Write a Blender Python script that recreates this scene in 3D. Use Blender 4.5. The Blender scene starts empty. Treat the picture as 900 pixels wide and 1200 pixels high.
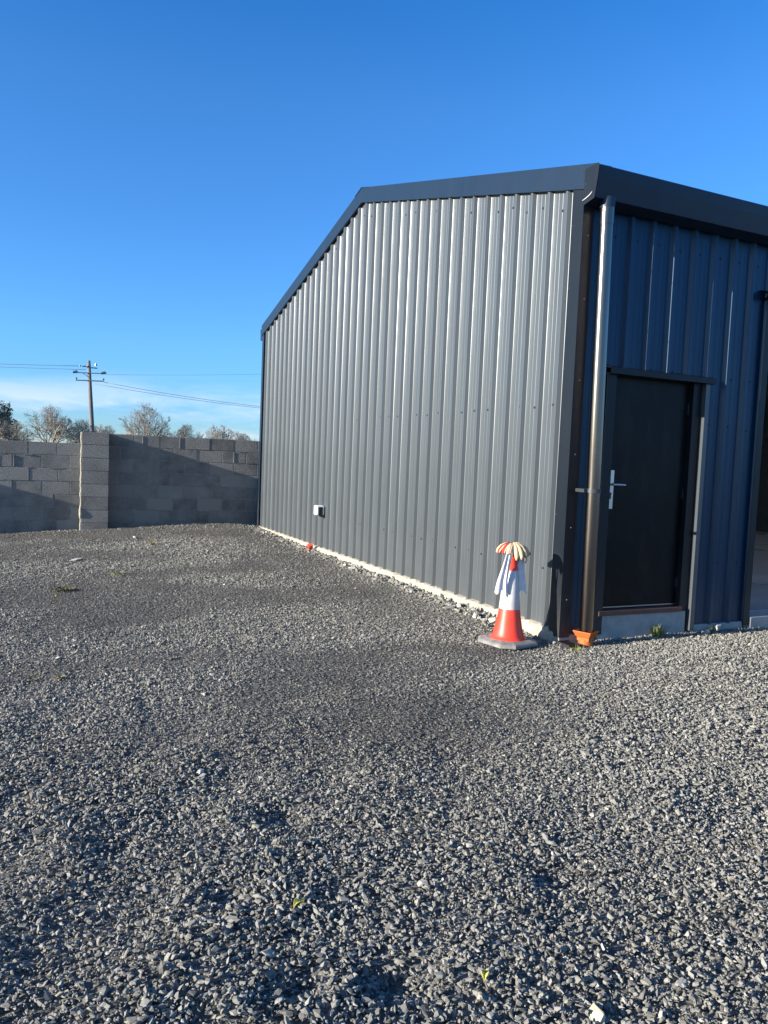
import bpy, bmesh, math, random
import numpy as np
from mathutils import Vector, Matrix, Euler
random.seed(7); rng = np.random.default_rng(7)
S = bpy.context.scene
COL = S.collection
R = math.radians

# ------------------------------------------------------------------ camera
H = 1.45
pit, roll, yaw = 0.0684, 0.04174, 0.43671
F = Vector((math.sin(yaw)*math.cos(pit), math.cos(yaw)*math.cos(pit), -math.sin(pit)))
R0 = Vector((math.cos(yaw), -math.sin(yaw), 0)); U0 = R0.cross(F)
R2 = math.cos(roll)*R0 + math.sin(roll)*U0; U2 = -math.sin(roll)*R0 + math.cos(roll)*U0
cam_d = bpy.data.cameras.new('camera'); cam = bpy.data.objects.new('camera', cam_d); COL.objects.link(cam)
M = Matrix((R2, U2, -F)).transposed().to_4x4(); M.translation = Vector((0, 0, H)); cam.matrix_world = M
cam_d.sensor_fit = 'VERTICAL'; cam_d.sensor_height = 24; cam_d.lens = 24*908.25/1200
cam_d.clip_start = .05; cam_d.clip_end = 4000
S.camera = cam
S.view_settings.view_transform = 'Standard'; S.view_settings.look = 'None'
S.view_settings.exposure = 1.25; S.view_settings.gamma = 1.0; S.view_settings.use_curve_mapping = False
S.cycles.max_bounces = 6; S.cycles.diffuse_bounces = 3; S.cycles.glossy_bounces = 3
S.cycles.use_denoising = True

# ------------------------------------------------------------------ sky + sun
SUN_EL, SUN_AZ = R(15.0), R(0.6)            # low sun, almost parallel to the shed front
SUN = Vector((-math.cos(SUN_AZ)*math.cos(SUN_EL), -math.sin(SUN_AZ)*math.cos(SUN_EL), math.sin(SUN_EL)))
W = bpy.data.worlds.new('World'); S.world = W; W.use_nodes = True
wn, wl = W.node_tree.nodes, W.node_tree.links
wn.clear()
sky = wn.new('ShaderNodeTexSky'); sky.sky_type = 'NISHITA'; sky.sun_disc = False
sky.sun_elevation = SUN_EL; sky.sun_rotation = math.atan2(SUN.x, SUN.y)
sky.air_density = 1.0; sky.dust_density = 0.0; sky.ozone_density = 2.0; sky.altitude = 0
hs = wn.new('ShaderNodeHueSaturation'); hs.inputs['Saturation'].default_value = 1.0; hs.inputs['Value'].default_value = 1.0
tc = wn.new('ShaderNodeTexCoord')
sep = wn.new('ShaderNodeSeparateXYZ'); wl.new(tc.outputs['Generated'], sep.inputs[0])
mp = wn.new('ShaderNodeMapping'); mp.inputs['Scale'].default_value = (3.0, 3.0, 16.0); wl.new(tc.outputs['Generated'], mp.inputs[0])
nz = wn.new('ShaderNodeTexNoise'); nz.inputs['Scale'].default_value = 1.3; nz.inputs['Detail'].default_value = 7; nz.inputs['Roughness'].default_value = .6
nz.inputs['Distortion'].default_value = .35
wl.new(mp.outputs[0], nz.inputs[0])
cr = wn.new('ShaderNodeValToRGB'); cr.color_ramp.elements[0].position = .44; cr.color_ramp.elements[1].position = .62; wl.new(nz.outputs[0], cr.inputs[0])
band = wn.new('ShaderNodeValToRGB'); b = band.color_ramp
b.elements[0].position = 0.0; b.elements[0].color = (1, 1, 1, 1)
b.elements[1].position = 1.0; b.elements[1].color = (0, 0, 0, 1)
e = b.elements.new(.05); e.color = (.75, .75, .75, 1); e = b.elements.new(.095); e.color = (.0, .0, .0, 1)
wl.new(sep.outputs['Z'], band.inputs[0])
mul = wn.new('ShaderNodeMath'); mul.operation = 'MULTIPLY'; wl.new(cr.outputs[0], mul.inputs[0]); wl.new(band.outputs[0], mul.inputs[1])
mu2 = wn.new('ShaderNodeMath'); mu2.operation = 'MULTIPLY'; mu2.inputs[1].default_value = .75; wl.new(mul.outputs[0], mu2.inputs[0])
mixc = wn.new('ShaderNodeMix'); mixc.data_type = 'RGBA'; wl.new(mu2.outputs[0], mixc.inputs[0])
grd = wn.new('ShaderNodeValToRGB'); g_ = grd.color_ramp
stops = [(0, (.28, .46, .84)), (.06, (.26, .50, .95)), (.13, (.28, .57, .97)), (.40, (.23, .585, 1)), (.50, (.14, .54, 1)), (1, (.12, .50, 1))]
while len(g_.elements) < len(stops): g_.elements.new(.5)
for e_, (p_, c_) in zip(g_.elements, stops): e_.position = p_; e_.color = (*c_, 1)
wl.new(sep.outputs['Z'], grd.inputs[0])
gm = wn.new('ShaderNodeMix'); gm.data_type = 'RGBA'; gm.blend_type = 'MULTIPLY'; gm.inputs[0].default_value = 1
# paler, warmer air on the sun's side of the horizon
dt = wn.new('ShaderNodeVectorMath'); dt.operation = 'DOT_PRODUCT'; wl.new(tc.outputs['Generated'], dt.inputs[0]); dt.inputs[1].default_value = tuple(SUN)
mr = wn.new('ShaderNodeMapRange'); mr.inputs['From Min'].default_value = .25; mr.inputs['From Max'].default_value = .9; mr.interpolation_type = 'SMOOTHSTEP'; wl.new(dt.outputs['Value'], mr.inputs['Value'])
sg = wn.new('ShaderNodeMix'); sg.data_type = 'RGBA'; wl.new(mr.outputs[0], sg.inputs[0]); wl.new(grd.outputs[0], sg.inputs[6]); sg.inputs[7].default_value = (.72, .80, .92, 1)
wl.new(sky.outputs[0], gm.inputs[6]); wl.new(sg.outputs[2], gm.inputs[7])
wl.new(gm.outputs[2], hs.inputs['Color']); wl.new(hs.outputs[0], mixc.inputs[6]); mixc.inputs[7].default_value = (3.9, 4.1, 4.4, 1)
bg = wn.new('ShaderNodeBackground'); bg.inputs['Strength'].default_value = 0.11
wo = wn.new('ShaderNodeOutputWorld'); wl.new(mixc.outputs[2], bg.inputs[0]); wl.new(bg.outputs[0], wo.inputs[0])
sd = bpy.data.lights.new('sun', 'SUN'); sd.energy = 5.0; sd.angle = R(.5); sd.color = (1, .93, .83)
so = bpy.data.objects.new('sun', sd); COL.objects.link(so); so.rotation_euler = (-SUN).to_track_quat('-Z', 'Y').to_euler(); so.location = SUN*50

# ------------------------------------------------------------------ helpers
class MB:
    def __init__(s): s.v = []; s.f = []; s.m = []
    def add(s, vs, fs, mi=0):
        o = len(s.v); s.v += [tuple(p) for p in vs]; s.f += [tuple(i+o for i in f) for f in fs]; s.m += [mi]*len(fs)
    def box(s, a, b, mi=0):
        (x0, y0, z0), (x1, y1, z1) = a, b
        s.add([(x0,y0,z0),(x1,y0,z0),(x1,y1,z0),(x0,y1,z0),(x0,y0,z1),(x1,y0,z1),(x1,y1,z1),(x0,y1,z1)],
              [(0,3,2,1),(4,5,6,7),(0,1,5,4),(1,2,6,5),(2,3,7,6),(3,0,4,7)], mi)
    def tube(s, pts, rad, n=8, mi=0, cap=True):
        pts = [Vector(p) for p in pts]; rs = rad if isinstance(rad, (list, tuple)) else [rad]*len(pts)
        rings = []; up = None
        for i, p in enumerate(pts):
            t = (pts[min(i+1, len(pts)-1)] - pts[max(i-1, 0)]).normalized()
            if up is None: up = Vector((0, 0, 1)) if abs(t.z) < .9 else Vector((1, 0, 0))
            a = t.cross(up).normalized(); bb = a.cross(t).normalized(); up = bb
            rings.append([p + rs[i]*(math.cos(k*2*math.pi/n)*a + math.sin(k*2*math.pi/n)*bb) for k in range(n)])
        vs = [q for r in rings for q in r]; fs = []
        for i in range(len(pts)-1):
            for k in range(n):
                fs.append((i*n+k, i*n+(k+1) % n, (i+1)*n+(k+1) % n, (i+1)*n+k))
        if cap: fs.append(tuple(range(n))[::-1]); fs.append(tuple((len(pts)-1)*n+k for k in range(n)))
        s.add(vs, fs, mi)
    def lathe(s, prof, n=32, c=(0,0,0), mi=0, start=0):
        vs = [(c[0]+r*math.cos(start+k*2*math.pi/n), c[1]+r*math.sin(start+k*2*math.pi/n), c[2]+z) for r, z in prof for k in range(n)]
        fs = [(i*n+k, i*n+(k+1) % n, (i+1)*n+(k+1) % n, (i+1)*n+k) for i in range(len(prof)-1) for k in range(n)]
        s.add(vs, fs, mi)
    def prism_x(s, poly, x0, x1, mi=0):     # poly of (y,z) extruded along x
        n = len(poly)
        s.add([(x0, y, z) for y, z in poly]+[(x1, y, z) for y, z in poly],
              [tuple(range(n))[::-1], tuple(range(n, 2*n))]+[(i, (i+1) % n, n+(i+1) % n, n+i) for i in range(n)], mi)
    def build(s, name, mats, parent=None, smooth=False, bevel=0, recalc=True):
        me = bpy.data.meshes.new(name); me.from_pydata(s.v, [], s.f)
        mats = mats if isinstance(mats, (list, tuple)) else [mats]
        for m in mats: me.materials.append(m)
        if len(mats) > 1: me.polygons.foreach_set('material_index', s.m)
        if recalc:
            bm = bmesh.new(); bm.from_mesh(me); bmesh.ops.recalc_face_normals(bm, faces=bm.faces); bm.to_mesh(me); bm.free()
        if smooth: me.shade_smooth() if hasattr(me, 'shade_smooth') else me.polygons.foreach_set('use_smooth', [True]*len(me.polygons))
        me.update()
        o = bpy.data.objects.new(name, me); COL.objects.link(o)
        if parent is not None: o.parent = parent; o.matrix_parent_inverse = Matrix.Identity(4); o.location = -parent_world(parent)
        if bevel:
            md = o.modifiers.new('bevel', 'BEVEL'); md.width = bevel; md.segments = 2; md.limit_method = 'ANGLE'
        if smooth and not bevel:
            pass
        return o
def parent_world(p):
    v = Vector(p.location)
    while p.parent is not None: p = p.parent; v += Vector(p.location)
    return v
def tag(o, label=None, cat=None, group=None, kind=None):
    if label: o['label'] = label
    if cat: o['category'] = cat
    if group: o['group'] = group
    if kind: o['kind'] = kind
    return o
def empty(name, loc, label=None, cat=None, group=None):
    o = bpy.data.objects.new(name, None); COL.objects.link(o); o.location = loc; o.empty_display_size = .1
    return tag(o, label, cat, group)

class Mat:
    def __init__(s, name, col=(.5,.5,.5), rough=.6, metal=0, spec=.5):
        s.m = bpy.data.materials.new(name); s.m.use_nodes = True; s.n = s.m.node_tree.nodes; s.l = s.m.node_tree.links
        s.p = s.n['Principled BSDF']; s.p.inputs['Base Color'].default_value = (*col, 1)
        s.p.inputs['Roughness'].default_value = rough; s.p.inputs['Metallic'].default_value = metal
        s.p.inputs['Specular IOR Level'].default_value = spec
        s.tc = s.n.new('ShaderNodeTexCoord').outputs['Object']
    def noise(s, scale=5, detail=5, rough=.6, stretch=(1,1,1), dist=0, loc=(0,0,0)):
        m = s.n.new('ShaderNodeMapping'); m.inputs['Scale'].default_value = stretch; m.inputs['Location'].default_value = loc; s.l.new(s.tc, m.inputs[0])
        t = s.n.new('ShaderNodeTexNoise'); t.inputs['Scale'].default_value = scale; t.inputs['Detail'].default_value = detail
        t.inputs['Roughness'].default_value = rough; t.inputs['Distortion'].default_value = dist; s.l.new(m.outputs[0], t.inputs[0]); return t.outputs[0]
    def ramp(s, fac, stops):
        r = s.n.new('ShaderNodeValToRGB'); c = r.color_ramp
        while len(c.elements) < len(stops): c.elements.new(.5)
        for e, (p, col) in zip(c.elements, stops):
            e.position = p; e.color = (*col, 1) if not isinstance(col, (int, float)) else (col, col, col, 1)
        s.l.new(fac, r.inputs[0]); return r.outputs[0]
    def mix(s, fac, a, b, mode='MIX'):
        x = s.n.new('ShaderNodeMix'); x.data_type = 'RGBA'; x.blend_type = mode
        for sock, v in ((x.inputs[0], fac), (x.inputs[6], a), (x.inputs[7], b)):
            if isinstance(v, (int, float)): sock.default_value = v
            elif isinstance(v, tuple): sock.default_value = (*v, 1)
            else: s.l.new(v, sock)
        return x.outputs[2]
    def math(s, op, a, b=0):
        x = s.n.new('ShaderNodeMath'); x.operation = op
        for sock, v in ((x.inputs[0], a), (x.inputs[1], b)):
            if isinstance(v, (int, float)): sock.default_value = v
            else: s.l.new(v, sock)
        return x.outputs[0]
    def attr(s, name, typ='GEOMETRY'):
        a = s.n.new('ShaderNodeAttribute'); a.attribute_name = name; a.attribute_type = typ; return a
    def col(s, c): s.l.new(c, s.p.inputs['Base Color']); return s
    def rough(s, c): s.l.new(c, s.p.inputs['Roughness']); return s
    def bump(s, h, strength=.3, dist=.01):
        b = s.n.new('ShaderNodeBump'); b.inputs['Strength'].default_value = strength; b.inputs['Distance'].default_value = dist
        s.l.new(h, b.inputs['Height']); s.l.new(b.outputs[0], s.p.inputs['Normal']); return s

# ------------------------------------------------------------------ materials
def steel(name, a, rough, dirt=.35, metal=.0, bumpd=.0025):
    M_ = Mat(name, a, rough, metal, .5)
    n1 = M_.noise(1.0, 4, .5, (7, 7, .35)); n2 = M_.noise(5, 6, .65, (1, 1, .5))
    c = M_.mix(M_.ramp(n1, [(.3, 0.), (.7, 1.)]), tuple(x*.93 for x in a), tuple(x*1.07 for x in a))
    # dust and splash marks near the foot of the sheets
    sp = M_.n.new('ShaderNodeSeparateXYZ'); g = M_.n.new('ShaderNodeNewGeometry'); M_.l.new(g.outputs['Position'], sp.inputs[0])
    foot = M_.ramp(sp.outputs['Z'], [(.05, 1.), (.75, 0.)])
    d = M_.math('MULTIPLY', M_.math('MULTIPLY', foot, M_.ramp(n2, [(.35, 0.2), (.7, 1.)])), dirt)
    M_.col(M_.mix(d, c, (.22, .20, .17)))
    M_.rough(M_.math('ADD', M_.math('MULTIPLY', n2, .16), rough-.06))
    n3 = M_.noise(1.0, 3, .5, (5, 5, .55), .3)
    M_.bump(n3, .55, bumpd)
    return M_.m
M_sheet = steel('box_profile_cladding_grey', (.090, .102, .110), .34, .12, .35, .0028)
M_front = steel('box_profile_cladding_shaded', (.006, .036, .080), .30, .15, .2, .002)  # same sheeting as the gable, darkened and blued for the front's shade
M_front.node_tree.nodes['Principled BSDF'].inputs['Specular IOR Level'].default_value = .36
M_trim = steel('folded_trim_anthracite', (.007, .019, .039), .40, .35, .1, .002)
M_dark = steel('dark_trim', (.006, .009, .014), .40, .2, 0, .0015)
M_dark.node_tree.nodes['Principled BSDF'].inputs['Specular IOR Level'].default_value = .3
M_trim.node_tree.nodes['Principled BSDF'].inputs['Specular IOR Level'].default_value = .4
m = Mat('door_leaf_black', (.004, .005, .007), .33); n = m.noise(2, 5, .6); m.rough(m.ramp(n, [(.3, .27), (.75, .42)])); m.bump(m.noise(90, 2, .5), .08, .001)
dn = m.noise(7, 6, .7, (1, 1, .4), 0, (3, 1, 2)); m.col(m.mix(m.ramp(dn, [(.5, 0.), (.8, .35)]), (.004, .005, .007), (.05, .047, .043))); m.p.inputs['Specular IOR Level'].default_value = .16; M_door = m.m
m = Mat('galvanised_pipe', (.46, .43, .40), .30, 1.0); n = m.noise(3, 6, .6, (6, 6, .5)); m.col(m.mix(n, (.25, .215, .19), (.14, .12, .108))); m.rough(m.ramp(n, [(.3, .17), (.8, .30)])); M_pipe = m.m
M_zinc = Mat('brushed_steel_fittings', (.56, .56, .55), .28, 1).m
M_screw = Mat('screw_heads', (.05, .055, .06), .4, .3).m
m = Mat('cast_concrete', (.4,.38,.34), .9); n = m.noise(9, 8, .7); n2 = m.noise(60, 4, .6)
m.col(m.ramp(n, [(.25, (.24, .235, .22)), (.6, (.36, .35, .33)), (.85, (.45, .44, .41))])); m.bump(n2, .5, .006); M_conc = m.m
m = Mat('cream_concrete_foot', (.55,.5,.4), .92); n = m.noise(11, 8, .75); n2 = m.noise(45, 6, .7)
m.col(m.ramp(n, [(.25, (.20, .18, .14)), (.5, (.38, .34, .265)), (.8, (.52, .47, .37))])); m.bump(n2, .8, .012); M_foot = m.m
m = Mat('floor_concrete', (.2,.21,.22), .35); n = m.noise(1.5, 7, .6); m.col(m.ramp(n, [(.3, (.26, .265, .27)), (.75, (.38, .385, .39))])); m.rough(m.ramp(n, [(.3, .22), (.7, .5)])); M_floor = m.m
m = Mat('brown_timber', (.10,.045,.03), .6); n = m.noise(8, 5, .6, (1, 20, 20)); m.col(m.ramp(n, [(.3, (.07, .028, .02)), (.8, (.15, .07, .05))])); M_wood = m.m
m = Mat('orange_plastic', (.55,.13,.02), .5); n = m.noise(25, 5, .6); m.col(m.mix(m.ramp(n, [(.45, 0.), (.8, .5)]), (.46, .11, .02), (.25, .11, .055))); M_orange = m.m
M_redpipe = Mat('red_brown_plastic', (.52, .07, .045), .5).m
M_white = Mat('white_plastic', (.80, .81, .82), .4).m
M_black = Mat('black_plastic', (.02, .02, .022), .5).m
m = Mat('cone_red', (.80, .045, .02), .42); n = m.noise(9, 6, .65); m.col(m.mix(m.ramp(n, [(.45, 0.), (.85, .45)]), (.82, .050, .022), (.45, .09, .06))); m.bump(n, .12, .01); M_cred = m.m
m = Mat('cone_reflective_sleeve', (.78,.76,.78), .38); n = m.noise(14, 7, .7); n2 = m.noise(160, 2, .5)
m.col(m.mix(m.ramp(n, [(.42, 0.), (.75, .6)]), (.60, .57, .56), (.42, .34, .31))); m.bump(n2, .2, .002); M_sleeve = m.m
m = Mat('cone_rubber_base', (.2,.2,.19), .85); n = m.noise(14, 7, .7); m.col(m.ramp(n, [(.3, (.13, .125, .115)), (.55, (.24, .23, .21)), (.8, (.33, .31, .28))])); m.bump(m.noise(60, 5, .7), .5, .004); M_rub = m.m
m = Mat('white_cotton', (.80, .80, .84), .9); n = m.noise(20, 5, .6); m.col(m.ramp(n, [(.3, (.66, .62, .62)), (.6, (.78, .75, .75))])); m.bump(m.noise(220, 2, .5), .3, .002); M_rag = m.m
M_gred = Mat('red_glove_palm', (.36, .035, .032), .85).m
M_gcream = Mat('cream_glove_leather', (.56, .41, .24), .85).m
M_gblack = Mat('black_glove_cuff', (.03, .028, .026), .8).m
# blocks
m = Mat('concrete_block', (.26,.26,.25), .95)
ta = m.attr('tint'); n = m.noise(3.2, 8, .7); n2 = m.noise(70, 4, .7); n3 = m.noise(1.2, 4, .6, (1, 1, 1), .3, (4, 2, 1))
c = m.mix(ta.outputs['Fac'], (.115, .116, .112), (.25, .245, .23)); c = m.mix(m.ramp(n, [(.38, 0.), (.68, .9)]), c, (.27, .265, .25))
c = m.mix(m.ramp(n3, [(.5, 0.), (.75, .45)]), c, (.10, .10, .098)); m.col(c); m.bump(n2, 1., .014); M_block = m.m
m = Mat('mortar', (.34,.33,.31), .95); n = m.noise(6, 7, .7); m.col(m.ramp(n, [(.3, (.15, .15, .148)), (.5, (.20, .197, .19)), (.75, (.36, .35, .33))])); m.bump(m.noise(50, 5, .7), .9, .01); M_mortar = m.m
m = Mat('weathered_pole', (.2,.18,.16), .85); n = m.noise(3, 6, .6, (5, 5, .6)); m.col(m.ramp(n, [(.3, (.10, .095, .09)), (.75, (.22, .21, .20))])); M_pole = m.m
M_cable = Mat('overhead_cable', (.10, .12, .15), .6).m
M_insul = Mat('insulator', (.07, .09, .11), .3).m
m = Mat('bare_bark', (.16,.14,.115), .9); n = m.noise(1.5, 5, .6); m.col(m.ramp(n, [(.3, (.21, .18, .15)), (.75, (.36, .32, .27))])); M_bark = m.m
M_ivy = Mat('ivy_leaves', (.035, .05, .025), .6).m
m = Mat('scrub', (.10,.09,.06), .9); M_scrub = m.m
m = Mat('weed_green', (.10,.14,.035), .7); n = m.noise(30, 3, .6); m.col(m.ramp(n, [(.3, (.09, .13, .03)), (.7, (.34, .33, .10))])); M_weed = m.m
M_strawweed = Mat('dry_weed', (.22, .185, .10), .9).m
m = Mat('moss', (.09,.085,.035), .9); M_moss = m.m
M_leafy = Mat('yellow_leaf', (.62, .55, .10), .6).m
# ground sheet
m = Mat('yard_ground', (.1,.1,.1), .95)
g = m.n.new('ShaderNodeNewGeometry'); m.tc = g.outputs['Position']
n1 = m.noise(.9, 6, .6); n2 = m.noise(14, 8, .75); v = m.n.new('ShaderNodeTexVoronoi'); v.inputs['Scale'].default_value = 42; m.l.new(m.tc, v.inputs['Vector'])
vc = m.n.new('ShaderNodeSeparateColor'); m.l.new(v.outputs['Color'], vc.inputs[0])
c = m.ramp(vc.outputs[0], [(.0, (.07, .066, .058)), (.55, (.14, .134, .12)), (1., (.26, .25, .225))])
c = m.mix(m.ramp(n1, [(.4, 0.), (.7, .6)]), c, (.07, .062, .054)); c = m.mix(m.ramp(n2, [(.5, 0.), (.8, .5)]), c, (.04, .038, .036))
pa = m.attr('patch'); c = m.mix(m.math('MULTIPLY', pa.outputs['Fac'], .70), c, (.052, .045, .036))
grass = m.ramp(m.noise(.15, 6, .6), [(.3, (.05, .075, .025)), (.75, (.10, .12, .045))])
sp = m.n.new('ShaderNodeSeparateXYZ'); m.l.new(m.tc, sp.inputs[0])
far = m.math('GREATER_THAN', sp.outputs['Y'], 14.62); far2 = m.math('GREATER_THAN', sp.outputs['Y'], 22.); farx = m.math('LESS_THAN', sp.outputs['X'], -26.); 
far = m.math('MAXIMUM', m.math('MAXIMUM', far, farx), far2)
m.col(m.mix(far, c, grass)); hh = m.math('ADD', m.math('MULTIPLY', v.outputs['Distance'], -1.2), n2); m.bump(hh, .9, .02); M_ground = m.m
# stones: colour per stone
def stone_mat(name, attr_type):
    m = Mat(name, (.25,.25,.25), .8, 0, .35)
    t = m.attr('tint', attr_type); n = m.noise(70, 5, .65); n4 = m.noise(25, 3, .6)
    c = m.ramp(t.outputs['Fac'], [(.0, (.095, .089, .076)), (.30, (.185, .176, .148)), (.62, (.262, .250, .212)), (.86, (.345, .331, .284)), (.95, (.44, .415, .345)), (1., (.52, .48, .40))])
    c = m.mix(m.ramp(n, [(.4, 0.), (.8, .5)]), c, (.36, .35, .315), 'MIX'); c = m.mix(m.ramp(n4, [(.45, 0.), (.8, .5)]), c, (.12, .112, .098))
    m.col(c); m.bump(n, .5, .003); return m.m
M_stone = stone_mat('crushed_limestone', 'INSTANCER')
def plain_stone(name, c0, c1):
    m = Mat(name, c0, .9); n = m.noise(30, 6, .7); m.col(m.ramp(n, [(.3, c0), (.7, c1)])); m.bump(n, .6, .006); return m.m
M_pale = plain_stone('pale_stone', (.36, .34, .29), (.62, .59, .51))
M_cream = plain_stone('cream_stone', (.50, .42, .24), (.68, .62, .44))
M_flat = plain_stone('buff_stone', (.22, .205, .18), (.36, .34, .30))

# ------------------------------------------------------------------ ground
def sm(a): a = np.clip(a, 0, 1); return a*a*(3-2*a)
_ph = rng.uniform(0, 6.28, (40, 2)); _dr = rng.uniform(0, 6.28, 40)
def waves(x, y, k0, k1, i0, n):
    r = 0
    for i in range(i0, i0+n):
        k = k0*(k1/k0)**((i-i0)/max(1, n-1)); a = _dr[i]
        r = r + np.sin(k*(x*np.cos(a)+y*np.sin(a))+_ph[i, 0]+1.3*np.sin(.6*k*(x*np.sin(a)-y*np.cos(a))+_ph[i, 1]))
    return r/n
def gz(x, y):
    x = np.asarray(x, float); y = np.asarray(y, float)
    s = sm((y-6.5)/7.5)
    z = s*np.clip(-.06+.052*x, -.22, .105)
    near = 1-sm((y-2.5)/3.5)
    z = z + .020*waves(x, y, 1.2, 3.5, 0, 8)*(1-.5*s) + near*(.034*waves(x, y, 5, 11, 8, 8)) + .007*waves(x, y, 8, 20, 16, 8)
    z = z + .02*np.exp(-((x-1.5)/1.6)**2-((y-11.4)/.7)**2)
    for px_, py_, rr_, dd_ in ((.93, 2.92, .12, .045), (.30, 2.85, .08, .045), (.62, 2.42, .10, .045), (.95, 1.86, .10, .05), (.70, 1.92, .08, .04), (1.75, 2.15, .12, .035), (1.25, 3.2, .13, .035), (-.1, 3.4, .14, .035)):
        dd_ = dd_*(.7+.5*waves(x, y, 14, 30, 2, 6)); z = z-dd_*np.exp(-((x-px_)**2+((y-py_)*1.2)**2)/rr_**2)+.55*dd_*np.exp(-((x-px_+.17)**2+(y-py_)**2)/(rr_*1.1)**2)
    # raked up along the gable foot and the block wall
    z = z + (.030*sm((y-5.35)/1.2)-.075*sm((y-7.2)/5.))*np.exp(-((x-3.90)/.22)**2)*(y < 14.6) + .03*np.exp(-((y-14.2)/.3)**2)
    # level where the shed stands and beyond the wall
    ins = sm((x-4.15)/.2)*sm((y-5.35)/.2)*(1-sm((y-14.4)/.2))
    z = z*(1-ins) + ins*(-.1)
    out = sm((y-14.6)/3); z = z*(1-out) + out*(-.5)
    far = sm((np.hypot(x, y)-25)/30); z = z*(1-far) + far*(-.5)
    return z-.012
def patchf(x, y):      # compacted, finer, darker ground
    w = waves(x*.75, y*1.5, 1.0, 3.4, 24, 8); w = w+.10*waves(x, y, 7, 22, 12, 8); patch = sm((w+.17)/.40)*sm((y-2.9)/2.0)*(.75+.25*np.clip(waves(x, y, 3, 9, 3, 8)*2, -1, 1))
    patch = np.maximum(patch, .95*np.exp(-((x-2.1)/.85)**2-((y-3.9)/.60)**2))
    patch = np.maximum(patch, .5*np.exp(-((x-3.3)/.45)**2)*sm((y-5.6)/1.0))
    patch = patch*(1-sm((x-3.5)/.8)*(y < 5.6))
    return patch*(1-np.exp(-((x-3.95)/.22)**2)*(y > 5.2))*(np.hypot(x, y) < 40)
def axis(lo, hi, step, far, mult=1.35):
    a = list(np.arange(lo, hi+1e-6, step)); d = step
    while a[-1] < far: d *= mult; a.append(a[-1]+d)
    d = step
    while a[0] > -far: d *= mult; a.insert(0, a[0]-d)
    return np.array(a)
gx = axis(-4.5, 8, .06, 1500); gy = axis(.3, 15, .06, 1500)
X, Y = np.meshgrid(gx, gy); Z = gz(X, Y)
nx, ny = len(gx), len(gy)
me = bpy.data.meshes.new('ground'); co = np.stack([X.ravel(), Y.ravel(), Z.ravel()], 1)
idx = np.arange(nx*ny).reshape(ny, nx); q = np.stack([idx[:-1, :-1], idx[:-1, 1:], idx[1:, 1:], idx[1:, :-1]], -1).reshape(-1, 4)
me.vertices.add(len(co)); me.vertices.foreach_set('co', co.ravel()); me.loops.add(q.size); me.loops.foreach_set('vertex_index', q.ravel().astype(np.int32))
me.polygons.add(len(q)); me.polygons.foreach_set('loop_start', np.arange(0, q.size, 4, dtype=np.int32)); me.update(calc_edges=True); me.materials.append(M_ground); me.polygons.foreach_set('use_smooth', np.ones(len(q), bool))
at = me.attributes.new('patch', 'FLOAT', 'POINT'); at.data.foreach_set('value', patchf(co[:, 0], co[:, 1]).astype(np.float32))
go = bpy.data.objects.new('ground', me); COL.objects.link(go); tag(go, kind='structure')

# stone shapes: convex hulls of random points (crushed rock)
stone_col = bpy.data.collections.new('stone_shapes')
def hull(name, n, mat, flat=.6, seed=0, link=None):
    r = random.Random(seed); bm = bmesh.new()
    for _ in range(n):
        v = Vector((r.gauss(0, 1), r.gauss(0, 1), r.gauss(0, 1))).normalized()*r.uniform(.85, 1.05)
        bm.verts.new((v.x*.5*r.uniform(.9, 1.1), v.y*.5*.78, v.z*.5*flat))
    res = bmesh.ops.convex_hull(bm, input=bm.verts)
    junk = [g for g in res['geom_interior'] if isinstance(g, bmesh.types.BMVert)]
    bmesh.ops.delete(bm, geom=list(set(junk)), context='VERTS')
    me = bpy.data.meshes.new(name); bm.to_mesh(me); bm.free(); me.materials.append(mat)
    o = bpy.data.objects.new(name, me); (link or COL).objects.link(o); return o
for i in range(12): hull('gravel_stone', 13+i % 4, M_stone, [.45, .6, .75][i % 3], i+1, stone_col)

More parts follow.
